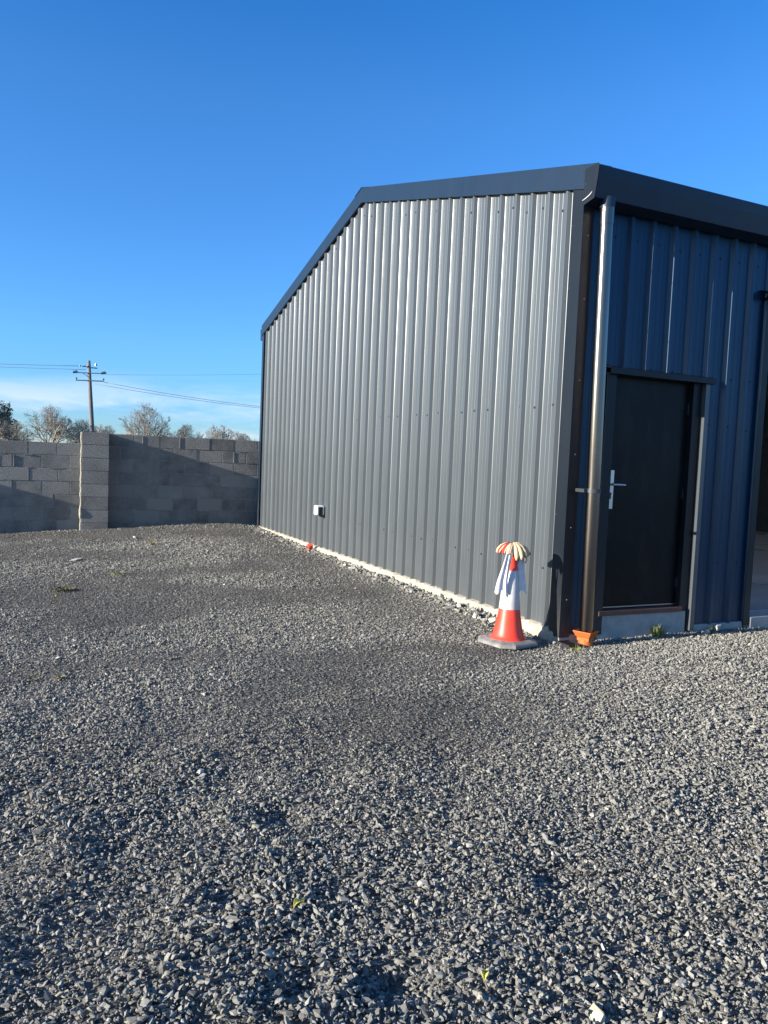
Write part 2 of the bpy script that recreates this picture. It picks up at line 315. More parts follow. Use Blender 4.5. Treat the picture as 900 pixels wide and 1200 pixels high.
def scatter():
    P = []
    def region(x0, x1, y0, y1, dens, smin, smax):
        n = int((x1-x0)*(y1-y0)*dens); x = rng.uniform(x0, x1, n); y = rng.uniform(y0, y1, n); return x, y, smin, smax
    xs, ys, ss = [], [], []
    layers = [(3.76, 3.99, 5.5, 13.5, 330, .034, .45), (3.80, 3.99, 5.5, 9.5, 160, .050, .3),(4.3, 8.2, 2.6, 7.0, 2600, .0155, .34), (4.3, 8.2, 2.6, 5.6, 1500, .009, .25),(-2.8, 5.5, 5.6, 8.2, 2000, .0095, .25), (-3.4, 4.05, 8.2, 11.5, 1400, .012, .25),(-1.3, 3.4, .8, 3.2, 5200, .0075, .25), (-2.0, 4.5, 3.2, 5.6, 3000, .0085, .25),  # (x0,x1,y0,y1,density,size median,sigma)
        (-1.2, 3.4, .8, 2.6, 5600, .0155, .28), (-1.8, 4.4, 2.6, 4.4, 5000, .0148, .28),
        (-2.6, 6.0, 4.4, 7.0, 3300, .0145, .34), (-3.2, 4.05, 7.0, 10.0, 2100, .0165, .33), (-3.8, 4.05, 10.0, 14.62, 1300, .020, .33),
        (6.0, 8.0, 2.5, 7.0, 900, .018, .3), (-4.5, 8, -1.5, .8, 700, .019, .3), (3.4, 8, .8, 2.6, 900, .019, .3)]
    for x0, x1, y0, y1, d, md, sg in layers:
        n = int((x1-x0)*(y1-y0)*d); x = rng.uniform(x0, x1, n); y = rng.uniform(y0, y1, n); s = md*np.exp(rng.normal(0, sg, n))
        xs.append(x); ys.append(y); ss.append(s)
    x = np.concatenate(xs); y = np.concatenate(ys); s = np.concatenate(ss)
    fwd = x*math.sin(yaw)+y*math.cos(yaw); rt = x*math.cos(yaw)-y*math.sin(yaw)
    inview = (np.abs(rt) < .56*np.maximum(fwd, 0)+.5) & (fwd > .6)
    keep = inview | (rng.random(len(x)) < .30)
    keep &= ~((x > 3.98) & (y > 5.06) & ~((x > 4.4) & (x < 6.4) & (y < 5.16))) & (y < 14.42+(4-x)*.038)
    patch = patchf(x, y)
    keep &= rng.random(len(x)) > patch*.5
    s = s*(1-.38*patch)
    # coarse ridges near the camera
    big = sm((waves(x, y, 2.2, 5, 32, 8)+.05)/.4)*(1-sm((y-3.0)/2.2)); s = s*(1+.22*big)
    footz = np.exp(-((x-3.93)/.14)**2)*(y > 5.4); s = s*(1+.9*footz*rng.random(len(x)))
    x, y, s, patch, keep = x[keep], y[keep], s[keep], patch[keep], None
    s = np.clip(s, .006, np.where((x > 3.72) & (y > 5.4), .085, .046))
    z = gz(x, y)+s*.12+rng.uniform(-.004, .010, len(x))*(1+1.0*(y < 4))*(1-.7*patch)
    rot = np.stack([rng.normal(0, .5, len(x)), rng.normal(0, .5, len(x)), rng.uniform(0, 6.28, len(x))], 1)
    sc = s[:, None]*rng.uniform(.8, 1.25, (len(x), 3)); sc[:, 0] *= 1.18; sc[:, 1] *= .92; sc[:, 2] *= rng.uniform(.65, 1.05, len(x))
    tint = np.clip(rng.beta(2.2, 2.75, len(x))-.5*patch+.10*sm((x-1.8)/1.5)*(y < 5.4), 0, .9)
    pale = rng.random(len(x)) < .012+.05*footz_f(x, y); tint[pale] = rng.uniform(.9, 1., pale.sum())
    return np.stack([x, y, z], 1), rot, sc, tint
def footz_f(x, y): return np.exp(-((x-3.93)/.16)**2)*(y > 5.3)+np.exp(-((y-5.12)/.12)**2)*(x > 4)
P, ROT, SC, TINT = scatter()
print('stones', len(P))
me = bpy.data.meshes.new('gravel'); me.vertices.add(len(P)); me.vertices.foreach_set('co', P.ravel())
for nm, typ, dat, key in (('rot', 'FLOAT_VECTOR', ROT, 'vector'), ('scl', 'FLOAT_VECTOR', SC, 'vector'), ('tint', 'FLOAT', TINT, 'value')):
    a = me.attributes.new(nm, typ, 'POINT'); a.data.foreach_set(key, dat.ravel().astype(np.float32))
me.materials.append(M_stone)
gr = bpy.data.objects.new('gravel', me); COL.objects.link(gr); tag(gr, 'loose crushed grey limestone gravel covering the whole yard', 'gravel', kind='stuff')
ng = bpy.data.node_groups.new('scatter_stones', 'GeometryNodeTree')
ng.interface.new_socket('Geometry', in_out='INPUT', socket_type='NodeSocketGeometry'); ng.interface.new_socket('Geometry', in_out='OUTPUT', socket_type='NodeSocketGeometry')
N, L = ng.nodes, ng.links
gi = N.new('NodeGroupInput'); gout = N.new('NodeGroupOutput'); iop = N.new('GeometryNodeInstanceOnPoints'); ci = N.new('GeometryNodeCollectionInfo')
ci.inputs['Collection'].default_value = stone_col; ci.inputs['Separate Children'].default_value = True; ci.inputs['Reset Children'].default_value = True
iop.inputs['Pick Instance'].default_value = True
def na(n_, t):
    a = N.new('GeometryNodeInputNamedAttribute'); a.data_type = t; a.inputs['Name'].default_value = n_; return a.outputs[0]
e2r = N.new('FunctionNodeEulerToRotation'); L.new(na('rot', 'FLOAT_VECTOR'), e2r.inputs[0]); L.new(e2r.outputs[0], iop.inputs['Rotation'])
L.new(na('scl', 'FLOAT_VECTOR'), iop.inputs['Scale'])
ii = N.new('GeometryNodeInputIndex'); mod = N.new('ShaderNodeMath'); mod.operation = 'MODULO'; mod.inputs[1].default_value = 12; L.new(ii.outputs[0], mod.inputs[0]); L.new(mod.outputs[0], iop.inputs['Instance Index'])
L.new(gi.outputs[0], iop.inputs['Points']); L.new(ci.outputs[0], iop.inputs['Instance']); L.new(iop.outputs[0], gout.inputs[0])
md = gr.modifiers.new('scatter', 'NODES'); md.node_group = ng

# ------------------------------------------------------------------ shed
X0, Y0, WID, XE = 4.022, 5.102, 9.2, 15.8
Y1 = Y0+WID; YR = Y0+WID/2
ZB, ZE, ZR = .085, 3.655, 4.815          # sheet foot, visible sheet top at eave / ridge
def zs(y): return ZR-(ZR-ZE)*abs(y-YR)/(WID/2)
shed = empty('steel_shed', (X0, Y0, 0), 'grey box profile steel shed with black side door and open bay', 'shed')

def profile(length, start=0.0, pitch=.25, depth=.030, deep=()):
    _pr = random.Random(int(length*100))
    """stations (s, out) of 4-rib box profile sheeting; out = 0 on the pan, depth on the rib crest"""
    st = []; s = start-pitch; k = -1
    while s < length:
        fw = .0012+.0048*_pr.random()**1.3; cw = .0008+.0016*_pr.random()
        for ds, o in ((-fw, 0), (.0, fw*18), (.0215-cw, 1-cw*14), (.0225, 1), (.0455, 1), (.0465+cw, 1-cw*14), (.067, fw*18), (.067+fw, 0), (.122, 0), (.1255, .035), (.131, .035), (.1345, 0), (.176, 0), (.1795, .035), (.185, .035), (.1885, 0)):
            st.append((s+ds, o*(depth if k not in deep else depth+.003)))
        s += pitch; k += 1
    st = [(a, o) for a, o in st if 0 < a < length]
    return [(0, 0)]+st+[(length, 0)]
def wall_sheet(mb, length, top, bot, pos, start=0.0, holes=(), pitch=.25, deep=()):
    """pos(s,out,z) -> point; holes: (s0,s1,z0,z1)"""
    st = profile(length, start, pitch, .035, deep)
    ex = []
    for h in holes: ex += [h[0], h[1]]
    def outat(s):
        for (a, o), (b_, p) in zip(st, st[1:]):
            if a <= s <= b_: return o+(p-o)*((s-a)/(b_-a) if b_ > a else 0)
        return 0
    st = sorted(set(st+[(e_, outat(e_)) for e_ in ex]))
    # oil-canning: each pan is a hair in or out, changing slowly up the wall
    for (a, o), (b_, p) in zip(st, st[1:]):
        mid = (a+b_)/2; spans = [(bot(mid), None)]
        hit = [h for h in holes if h[0] < mid < h[1]]
        segs = [(None, None)] if not hit else []
        if hit:
            h = hit[0]
            if h[2] > bot(mid)+.02: segs.append((None, h[2]))
            segs.append((h[3], None))
        for z0, z1 in segs:
            za0, zb0 = (bot(a) if z0 is None else z0), (bot(b_) if z0 is None else z0)
            za1, zb1 = (top(a) if z1 is None else z1), (top(b_) if z1 is None else z1)
            mb.add([pos(a, o, za0), pos(b_, p, zb0), pos(b_, p, zb1), pos(a, o, za1)], [(0, 1, 2, 3)])
PAN = .040
# gable facing the yard
mb = MB()
wall_sheet(mb, WID-.02, lambda s: zs(Y0+.01+s)+.07, lambda s: ZB, lambda s, o, z: (X0+PAN-o, Y0+.01+s, z), start=.19)
def screw_g(y, z): mb.tube([(X0+PAN, y, z), (X0+PAN-.004, y, z), (X0+PAN-.0045, y, z), (X0+PAN-.010, y, z)], [.012, .012, .0075, .0065], 7, 1)
rs = random.Random(3)
for z in (1.965, .575):
    for k in range(10):
        b0 = Y0+.28+k*1.0
        for j, dy in enumerate((-.012, .03, .28, .53)):
            y = b0+dy+rs.uniform(-.02, .02)
            if y < Y1-.15: screw_g(y, z+rs.uniform(-.012, .012))
for k in range(36):
    y = Y0+.33+k*.25
    if y < Y1-.1 and rs.random() < .55: screw_g(y+rs.uniform(-.03, .03), zs(y)-.12-rs.random()*.05)
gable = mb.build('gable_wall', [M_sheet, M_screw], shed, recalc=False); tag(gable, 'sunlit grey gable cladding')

# rear + far gable + front
mb = MB(); wall_sheet(mb, XE-X0, lambda s: ZE+.05, lambda s: ZB+.28, lambda s, o, z: (X0+s, Y1-PAN+o, z), start=.05)
mb.box((X0+.05, Y1-.06, -.12), (XE-.05, Y1-.2, ZB+.30), 1); mb.build('rear_wall', [M_sheet, M_conc], shed, recalc=False)
mb = MB(); wall_sheet(mb, WID-.02, lambda s: zs(Y0+.01+s)+.07, lambda s: ZB, lambda s, o, z: (XE-PAN+o, Y0+.01+s, z), start=.1); mb.build('end_wall', M_sheet, shed, recalc=False)
DX0, DX1, DZ1 = 4.45, 5.365, 2.225            # door leaf
OX0, OX1, OZ1 = 6.235, 9.9, 3.06              # open bay
mb = MB()
wall_sheet(mb, XE-X0-.02, lambda s: ZE+.02, lambda s: ZB-.03, lambda s, o, z: (X0+.01+s, Y0+PAN-o, z), start=4.277-X0-.01, pitch=.238, deep=(3, 6),
           holes=[(DX0-.03-X0-.01, DX1+.03-X0-.01, -1, DZ1+.03), (OX0-X0-.01, OX1-X0-.01, -1, OZ1)])
def screw_f(x, z): mb.tube([(x, Y0+PAN, z), (x, Y0+PAN-.004, z), (x, Y0+PAN-.010, z)], [.0095, .0065, .0055], 7, 1)
for z in (2.30, 3.35):
    for k in range(8): screw_f(4.40+.238*k+.0, z+rs.uniform(-.01, .01))
for z in (1.86, .62):
    for k in range(3): screw_f(5.59+.238*k+.0, z+rs.uniform(-.015, .015))
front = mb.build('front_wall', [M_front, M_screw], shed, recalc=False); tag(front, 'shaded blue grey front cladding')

# corner flashings
def flash(name, ytop, yfn):
    pass
mb = MB(); t = .003
zc = ZE+.03
mb.box((X0, Y0, .035), (X0+t, Y0+.145, zc)); mb.box((X0+t, Y0, .035), (X0+.105, Y0+t, zc)); mb.box((X0+t, Y0+.142, .035), (X0+.03, Y0+.145, zc)); mb.box((X0+.102, Y0+t, .035), (X0+.105, Y0+.03, zc))
for z in (.35, .95, 1.55, 2.15, 2.8, 3.3):
    mb.tube([(X0+.06, Y0, z), (X0+.06, Y0-.006, z)], [.008, .005], 7, 1); mb.tube([(X0, Y0+.128, z+.1), (X0-.006, Y0+.128, z+.1)], [.008, .005], 7, 1)
fl = mb.build('corner_flashing', [M_dark, M_screw], shed); tag(fl, 'dark corner flashing beside the downpipe')
mb = MB(); mb.box((X0, Y1-.10, ZB-.03), (X0+t, Y1, zc)); mb.box((X0+t, Y1-t, ZB-.03), (X0+.12, Y1, zc)); mb.build('corner_flashing', M_trim, shed)

# roof sheets, ridge cap, verge trim, gutter
def roof_z(y): return zs(y)+.15
mb = MB()
M_fill = bpy.data.materials.new('interior_fill_panel'); M_fill.use_nodes = True; nn_ = M_fill.node_tree.nodes; nn_.clear(); tr_ = nn_.new('ShaderNodeBsdfTranslucent'); tr_.inputs[0].default_value = (.75, .78, .76, 1)  # unseen roof panels added so daylight brightens the bay interior
oo_ = nn_.new('ShaderNodeOutputMaterial'); M_fill.node_tree.links.new(tr_.outputs[0], oo_.inputs[0])
rbs = []
for sgn, ya in ((1, Y0-.06), (-1, Y1+.06)):
    rd = {q0: MB() for q0 in (5.0, 6.5, 8.0, 9.5, 12.5)}; rbs += list(rd.values())
    st = profile(XE-X0-.004, .1)
    for (a, o), (b_, p) in zip(st, st[1:]):
        rl = next((q0 for q0 in (5.0, 6.5, 8.0, 9.5, 12.5) if q0 < (a+b_)/2+X0 < q0+1.0), None)
        if rl:
            ylo, yhi = ya+(YR-ya)*.15, ya+(YR-ya)*.85
            for q1_, q2_ in ((ya, ylo), (yhi, YR)): mb.add([(X0+.002+a, q1_, roof_z(q1_)+o), (X0+.002+b_, q1_, roof_z(q1_)+p), (X0+.002+b_, q2_, roof_z(q2_)+p), (X0+.002+a, q2_, roof_z(q2_)+o)], [(0, 1, 2, 3)])
            rd[rl].add([(X0+.002+a, ylo, roof_z(ylo)+o), (X0+.002+b_, ylo, roof_z(ylo)+p), (X0+.002+b_, yhi, roof_z(yhi)+p), (X0+.002+a, yhi, roof_z(yhi)+o)], [(0, 1, 2, 3)]); continue
        mb.add([(X0+.002+a, ya, roof_z(ya)+o), (X0+.002+b_, ya, roof_z(ya)+p), (X0+.002+b_, YR, roof_z(YR)+p), (X0+.002+a, YR, roof_z(YR)+o)], [(0, 1, 2, 3)])
mb.build('roof', M_front, shed, recalc=False); [rb.build('roof_fill_panel', M_fill, shed, recalc=False) for rb in rbs]
mb = MB(); mb.prism_x([(YR-.22, roof_z(YR-.22)+.036), (YR, roof_z(YR)+.040), (YR+.22, roof_z(YR+.22)+.036), (YR+.22, roof_z(YR+.22)+.039), (YR, roof_z(YR)+.043), (YR-.22, roof_z(YR-.22)+.039)], X0-.02, XE+.02)
mb.build('ridge_cap', M_trim, shed)
def verge(xa, sgn):
    mb = MB(); xo = xa-sgn*.012; th = .004*sgn
    yn, yf = Y0-.13, Y1+.03
    def ztop(y): return roof_z(y)+.04
    def zbot(y): return zs(y)-.003
    for (ya, yb) in ((yn, YR), (YR, yf)):
        vs = []
        for y in (ya, yb):
            for x, z in ((xo, zbot(y)), (xo+th, zbot(y)), (xo, ztop(y)), (xo+th, ztop(y))): vs.append((x, y, z))
        mb.add(vs, [(0, 2, 6, 4), (1, 5, 7, 3), (0, 4, 5, 1), (2, 3, 7, 6), (0, 1, 3, 2), (4, 6, 7, 5)])
        vs = []
        for y in (ya, yb):
            for x, z in ((xo+th, ztop(y)), (xo+sgn*.16, ztop(y)+.004), (xo+th, ztop(y)-.004), (xo+sgn*.16, ztop(y))): vs.append((x, y, z))
        mb.add(vs, [(0, 1, 5, 4), (2, 6, 7, 3), (1, 3, 7, 5), (0, 4, 6, 2), (0, 2, 3, 1), (4, 5, 7, 6)])
        # small return at the lower edge
        vs = []
        for y in (ya, yb):
            for x, z in ((xo+th, zbot(y)), (xo+sgn*.03, zbot(y)), (xo+th, zbot(y)+.003), (xo+sgn*.03, zbot(y)+.003)): vs.append((x, y, z))
        mb.add(vs, [(0, 1, 5, 4), (2, 6, 7, 3), (1, 3, 7, 5), (0, 4, 6, 2), (0, 2, 3, 1), (4, 5, 7, 6)])
    return mb
vm = verge(X0, 1)
verge(XE, -1).build('verge_trim', M_trim, shed)
mb = vm
k = 0
for i in range(18):
    y = Y0+.1+i*.52
    if y < Y1: mb.tube([(X0-.012, y, zs(y)+.022), (X0-.018, y, zs(y)+.022)], [.008, .005], 7, 1)
for (y, z) in ((Y0+.02, 3.80), (Y0+.05, 3.70), (Y0-.03, 3.68)): mb.tube([(X0-.012, y, z), (X0-.018, y, z)], [.008, .005], 7, 1)
mb.build('verge_trim', [M_trim, M_screw], shed)
# eave trim / boxed gutter
mb = MB()
gp = [(Y0-.002, 3.530), (Y0-.135, 3.555), (Y0-.165, 3.700), (Y0-.175, 3.785), (Y0-.160, 3.800), (Y0-.150, 3.775), (Y0-.08, 3.765), (Y0-.002, 3.70)]
mb.prism_x(gp, X0-.006, XE+.02)
gt = mb.build('gutter', M_trim, shed, bevel=.004); tag(gt, 'shaded boxed eave gutter above the door')
mb = MB(); mb.prism_x([(Y0-.01, 3.520), (Y0-.139, 3.546), (Y0-.169, 3.700), (Y0-.179, 3.787), (Y0-.160, 3.806), (Y0-.01, 3.80)], X0-.014, X0-.0065); mb.build('gutter_end', M_dark, gt)
mb = MB()
pp = [(X0-.017, Y0+.0, 3.560), (X0-.018, Y0-.04, 3.566), (X0-.018, Y0-.09, 3.582), (X0-.018, Y0-.115, 3.60)]
mb.tube(pp, [.002, .003, .003, .0015], 6); mb.build('sealant_bead', M_white, gt, smooth=True)
mb = MB(); mb.prism_x([(Y1+.002, 3.55), (Y1+.13, 3.57), (Y1+.15, 3.78), (Y1+.002, 3.75)], X0, XE); mb.build('gutter', M_trim, shed, bevel=.004)

# concrete foundation (the cream uneven foot under the gable) and floor
def lumpy_strip(axis_, a0, a1, step, prof, amp, seed):
    r = random.Random(seed); n = int((a1-a0)/step)+1; mb = MB(); vs = []; m_ = len(prof)
    for i in range(n):
        a = a0+(a1-a0)*i/(n-1); j = r.uniform(-1, 1)
        w = .5*math.sin(a*3.1)+.3*math.sin(a*7.7+1)
        en = min(1, (a-a0)/.18) if axis_ == 'y' else 1
        for k, (o, z) in enumerate(prof):
            oo = (o+amp*(j*.4+r.uniform(-.7, .7)+w*.8)*(0 if k == 0 else 1))*(en if k else 1)+(1-en)*(-.012 if k else 0); zz = z+amp*.5*r.uniform(-1, 1)*(0 if k == 0 else 1)
            vs.append((X0-oo, a, zz) if axis_ == 'y' else (a, Y0-oo, zz))
    fs = [(i*m_+k, i*m_+k+1, (i+1)*m_+k+1, (i+1)*m_+k) for i in range(n-1) for k in range(m_-1)]
    mb.add(vs, fs); return mb
lumpy_strip('y', Y0+.02, Y1, .03, [(-.06, .100), (-.005, .090), (.010, .080), (.024, .058), (.034, .02), (.04, -.08)], .013, 5).build('foundation_edge', M_foot, shed, recalc=False)
mb = MB(); mb.box((X0+.06, Y0+.20, -.2), (XE-.05, Y1-.21, .115)); mb.build('floor_slab', M_floor, shed)
mb = MB(); mb.box((X0+.004, Y0+.006, -.2), (DX0-.09, Y0+.05, .05)); mb.build('front_foundation', M_conc, shed, bevel=.006); mb = MB(); mb.box((5.51, Y0+.012, -.2), (OX0-.07, Y0+.05, .06)); mb.build('front_foundation', M_conc, shed, bevel=.006); mb = MB(); mb.box((OX0-.0, Y0-.02, -.2), (OX1, Y0+.199, .105)); mb.build('bay_threshold', M_conc, shed, bevel=.006); mb = MB(); mb.box((OX1+.05, Y0+.012, -.2), (XE, Y0+.05, .06)); mb.build('front_foundation', M_conc, shed, bevel=.006)

# door
door = empty('door', (0, 0, 0)); door.parent = shed; door.location = Vector((DX0, Y0, .2))-Vector(shed.location); tag(door, 'black steel side door with silver lever handle')
mb = MB(); mb.box((DX0, Y0+.075, .245), (DX1, Y0+.115, DZ1)); mb.build('door_leaf', M_door, door, bevel=.003)
mb = MB()
mb.box((DX0-.055, Y0+.030, .20), (DX0-.002, Y0+.120, DZ1+.05)); mb.box((DX1+.002, Y0+.030, .20), (DX1+.055, Y0+.120, DZ1+.05)); mb.box((DX0-.002, Y0+.045, DZ1+.002), (DX1+.002, Y0+.120, DZ1+.05))
mb.build('door_frame', M_dark, door, bevel=.002)
mb = MB()   # side flashings lapped over the sheet ribs
mb.box((DX0-.085, Y0-.004, .04), (DX0+.012, Y0-.001, 2.235)); mb.box((DX0+.009, Y0-.001, .04), (DX0+.012, Y0+.07, 2.235))
mb.box((DX1-.006, Y0+.020, .02), (DX1+.092, Y0+.023, 2.235)); mb.box((DX1-.006, Y0+.023, .02), (DX1-.003, Y0+.07, 2.235)); mb.build('side_flashing', M_dark, door)
mb = MB(); mb.box((DX1+.093, Y0-.024, .02), (DX1+.096, Y0+.020, 2.225)); mb.box((DX1+.096, Y0-.024, .02), (DX1+.140, Y0-.021, 2.225)); mb.build('sunlit_return', M_sheet, door)  # upstand added to catch sun; lighter grey stands in for its brightness
mb = MB(); mb.prism_x([(Y0+.034, 2.300), (Y0+.034, 2.297), (Y0-.050, 2.272), (Y0-.050, 2.232), (Y0+.07, 2.232), (Y0+.07, 2.229), (Y0-.054, 2.229), (Y0-.054, 2.275)], 4.352, 5.545)
mb.build('head_flashing', M_dark, door)
mb = MB(); mb.box((DX0-.03, Y0-.010, .197), (DX1+.0, Y0+.13, .238)); mb.build('threshold', M_wood, door, bevel=.003)
for z in (.45, 1.25, 2.0):
    mb = MB(); mb.tube([(DX1-.004, Y0+.070, z-.05), (DX1-.004, Y0+.070, z+.05)], .008, 10); mb.box((DX1-.030, Y0+.0715, z-.045), (DX1-.006, Y0+.0745, z+.045)); mb.build('hinge', M_dark, door)
mb = MB(); mb.box((DX0+.004, Y0+.070, .248), (DX1-.004, Y0+.0745, .258)); mb.build('weather_bar', M_zinc, door)
mb = MB(); mb.box((DX0-.03, Y0+.004, -.15), (DX1+.06, Y0+.14, .196)); mb.build('step', M_conc, door, bevel=.006)
hd = empty('handle', (0, 0, 0)); hd.parent = door; hd.location = (.07, .07, 1.07)
HX = DX0+.078
mb = MB(); mb.box((HX-.029, Y0+.062, 1.105), (HX+.029, Y0+.0745, 1.435)); mb.build('handle_plate', M_zinc, hd, bevel=.002)
mb = MB(); mb.tube([(HX, Y0+.066, 1.315), (HX, Y0+.030, 1.315)], .009, 12); mb.tube([(HX-.008, Y0+.028, 1.315), (HX+.03, Y0+.025, 1.315), (HX+.125, Y0+.028, 1.313)], [.0105, .0105, .0095], 12)
mb.build('handle_lever', M_zinc, hd, smooth=False)
mb = MB(); mb.tube([(HX, Y0+.068, 1.235), (HX, Y0+.060, 1.235)], .011, 14); mb.box((HX-.006, Y0+.0595, 1.19), (HX+.006, Y0+.068, 1.225)); mb.build('lock_cylinder', M_black, hd)

# open bay: jambs, rolled shutter, steel frame and rails inside
mb = MB()
mb.box((OX0-.075, Y0-.004, .03), (OX0, Y0-.001, OZ1+.03)); mb.box((OX0-.003, Y0-.001, .03), (OX0, Y0+.19, OZ1)); mb.build('bay_jamb', M_dark, shed); mb = MB(); mb.box((OX1, Y0-.004, .03), (OX1+.075, Y0-.001, OZ1+.03)); mb.box((OX1, Y0-.001, .03), (OX1+.003, Y0+.19, OZ1))
mb.build('bay_jamb', M_dark, shed)
mb = MB(); mb.prism_x([(Y0+.034, OZ1+.075), (Y0-.055, OZ1+.045), (Y0-.055, OZ1+.0), (Y0+.19, OZ1+.0), (Y0+.19, OZ1-.003), (Y0-.059, OZ1-.003), (Y0-.059, OZ1+.048), (Y0+.034, OZ1+.078)], OX0-.12, OX1+.12)
mb.build('bay_head_flashing', M_dark, shed)
mb = MB()
n_ = 26
for i in range(int((OZ1-2.52)/.038)+1):        # lowered part of the shutter curtain: rounded slats
    z = 2.50+i*.038
    mb.tube([(OX0+.02, Y0+.235, z+.019), (OX1-.02, Y0+.235, z+.019)], .0195, 8)
mb.tube([(OX0-.05, Y0+.42, 3.05), (OX1+.05, Y0+.42, 3.05)], .16, 20)
mb.box((OX0+.02, Y0+.215, 2.46), (OX1-.02, Y0+.255, 2.50)); mb.build('roller_shutter', M_front, shed)
M_frame = Mat('primed_steel_frame', (.22, .23, .24), .5).m
fr = empty('steel_frame', (0, 0, 0)); fr.parent = shed; fr.location = (.2, .2, .1)
def member(name, a, b_): mb = MB(); mb.box(a, b_); mb.build(name, M_frame, fr)
for x in (OX0-.12, OX1+.0): member('door_post', (x, Y0+.20, .11), (x+.12, Y0+.34, 3.58))
for x in (X0+.12, OX0-.1, OX1+.02, 13.6, XE-.3):
    member('column', (x, Y1-.42, .11), (x+.10, Y1-.24, 3.50))
    for ya, yb in ((Y0+.4, YR), (Y1-.4, YR)):
        za, zb_ = zs(ya)-.12, zs(YR)-.05
        vs = [(x+dx, y, z+dz) for y, z in ((ya, za), (yb, zb_)) for dx, dz in ((0, 0), (.1, 0), (.1, -.2), (0, -.2))]
        mb = MB(); mb.add(vs, [(0, 1, 5, 4), (1, 2, 6, 5), (2, 3, 7, 6), (3, 0, 4, 7), (0, 3, 2, 1), (4, 5, 6, 7)]); mb.build('rafter', M_frame, fr)
for z in (.95, 1.75, 2.6): member('rail', (X0+.08, Y1-.235, z), (XE-.1, Y1-.075, z+.06))
for i in range(5):
    for sg in (1, -1):
        y = YR+sg*(.4+i*.95); z = roof_z(y)-.02; member('purlin', (X0+.08, y-.03, z-.16), (XE-.1, y+.03, z-.02))
for z in (.9, 1.9, 2.9): member('rail', (X0+.075, Y0+.35, z), (X0+.20, Y1-.45, z+.05))

# downpipe with clip, and the gully it drops into
dp = empty('downpipe', (0, 0, 0)); dp.parent = shed; dp.location = Vector((4.2, Y0-.09, .1))-Vector(shed.location); tag(dp, 'shiny round metal downpipe')
mb = MB(); PX, PY = 4.192, Y0-.105
tilt = .022
mb.tube([(PX+tilt, PY, .075), (PX+.01, PY, 1.2), (PX-.02, PY, 3.40)], .056, 40, cap=False); mb.tube([(PX-.0195, PY, 3.37), (PX-.021, PY, 3.57)], .059, 40, cap=False)
po = mb.build('pipe', M_pipe, dp, smooth=True)
mb = MB(); mb.tube([(PX-.021, PY, 3.50), (PX-.021, PY, 3.58)], .0605, 40); mb.build('pipe_outlet', M_trim, dp)
mb = MB()
for zc_ in (1.262,):
    mb.lathe([(.0575, -.016), (.061, -.016), (.061, .016), (.0575, .016), (.0575, -.016)], 36, (PX+.008, PY, zc_))
    mb.box((PX-.085, PY-.004, zc_-.015), (PX-.052, PY+.003, zc_+.015)); mb.box((PX-.088, PY-.004, zc_-.014), (PX-.083, Y0+.0, zc_+.014))
    mb.box((PX+.066, PY-.006, zc_-.013), (PX+.082, PY+.006, zc_+.013))
mb.build('pipe_clip', M_screw, dp)
gu = empty('drain_gully', (PX+tilt, PY, 0), 'orange plastic hopper gully under the shiny downpipe', 'drain gully')
mb = MB(); c_ = (PX+tilt, PY, 0)
def sq(r, z): return [(c_[0]+sx*r, c_[1]+sy*r, z) for sx, sy in ((-1, -1), (1, -1), (1, 1), (-1, 1))]
rings = [sq(.052, .00), sq(.054, .030), sq(.060, .034), sq(.078, .070), sq(.082, .082), sq(.076, .082), sq(.058, .042), sq(.050, .02)]
rot = Matrix.Rotation(R(24), 4, 'Z')
vs = []
for r_ in rings:
    for p_ in r_:
        q_ = rot @ (Vector(p_)-Vector(c_)); vs.append(tuple(q_+Vector(c_)+Vector((0, 0, .028))))
fs = [(i*4+k, i*4+(k+1) % 4, (i+1)*4+(k+1) % 4, (i+1)*4+k) for i in range(len(rings)-1) for k in range(4)]
mb.add(vs, fs+[(0, 1, 2, 3), (28, 31, 30, 29)]); mb.build('hopper', M_orange, gu, bevel=.005)
mb = MB(); mb.tube([(c_[0], c_[1], -.06), (c_[0], c_[1], .04)], .060, 28); mb.build('spigot', M_orange, gu, smooth=False)

# drain grate at the corner foot
mb = MB(); GX0, GX1, GY0, GY1, GZ = 4.00, 4.115, 4.93, 5.085, .004
for i in range(9):
    y = GY0+.01+i*.0205; mb.box((GX0, y, GZ-.02), (GX1, y+.010, GZ+.006))
mb.box((GX0-.008, GY0-.004, GZ-.03), (GX0, GY1+.004, GZ+.010)); mb.box((GX1, GY0-.004, GZ-.03), (GX1+.008, GY1+.004, GZ+.010)); mb.box((GX0, GY0-.004, GZ-.03), (GX1, GY0+.004, GZ+.010)); mb.box((GX0, GY1-.004, GZ-.03), (GX1, GY1+.004, GZ+.010))
gto = mb.build('drain_grate', M_black); tag(gto, 'small black ribbed drain grate at the foot of the shed corner', 'grate')

# white box + red pipe stub on the gable
vb = empty('outlet_box', (X0, 10.84, .645)); vb.parent = shed; vb.location = Vector((X0, 10.84, .645))-Vector(shed.location); tag(vb, 'small white box fixed low on the gable')
mb = MB(); mb.box((X0-.095, 10.77, .575), (X0+.034, 10.90, .72)); mb.build('box_cover', M_white, vb, bevel=.02)
mb = MB(); mb.box((X0-.06, 10.762, .565), (X0+.0, 10.7695, .70)); mb.tube([(X0-.02, 10.79, .575), (X0-.02, 10.79, .55)], .022, 12); mb.build('box_outlet', M_black, vb)
z0 = float(gz(3.9, 10.95))
mb = MB(); mb.tube([(3.965, 11.0, z0-.03), (3.92, 10.97, z0+.06), (3.92, 10.97, z0+.062), (3.91, 10.96, z0+.09)], [.036, .036, .043, .043], 20, cap=True)
mb.tube([(3.92, 10.99, z0+.01), (3.85, 10.88, z0+.02)], .030, 16)
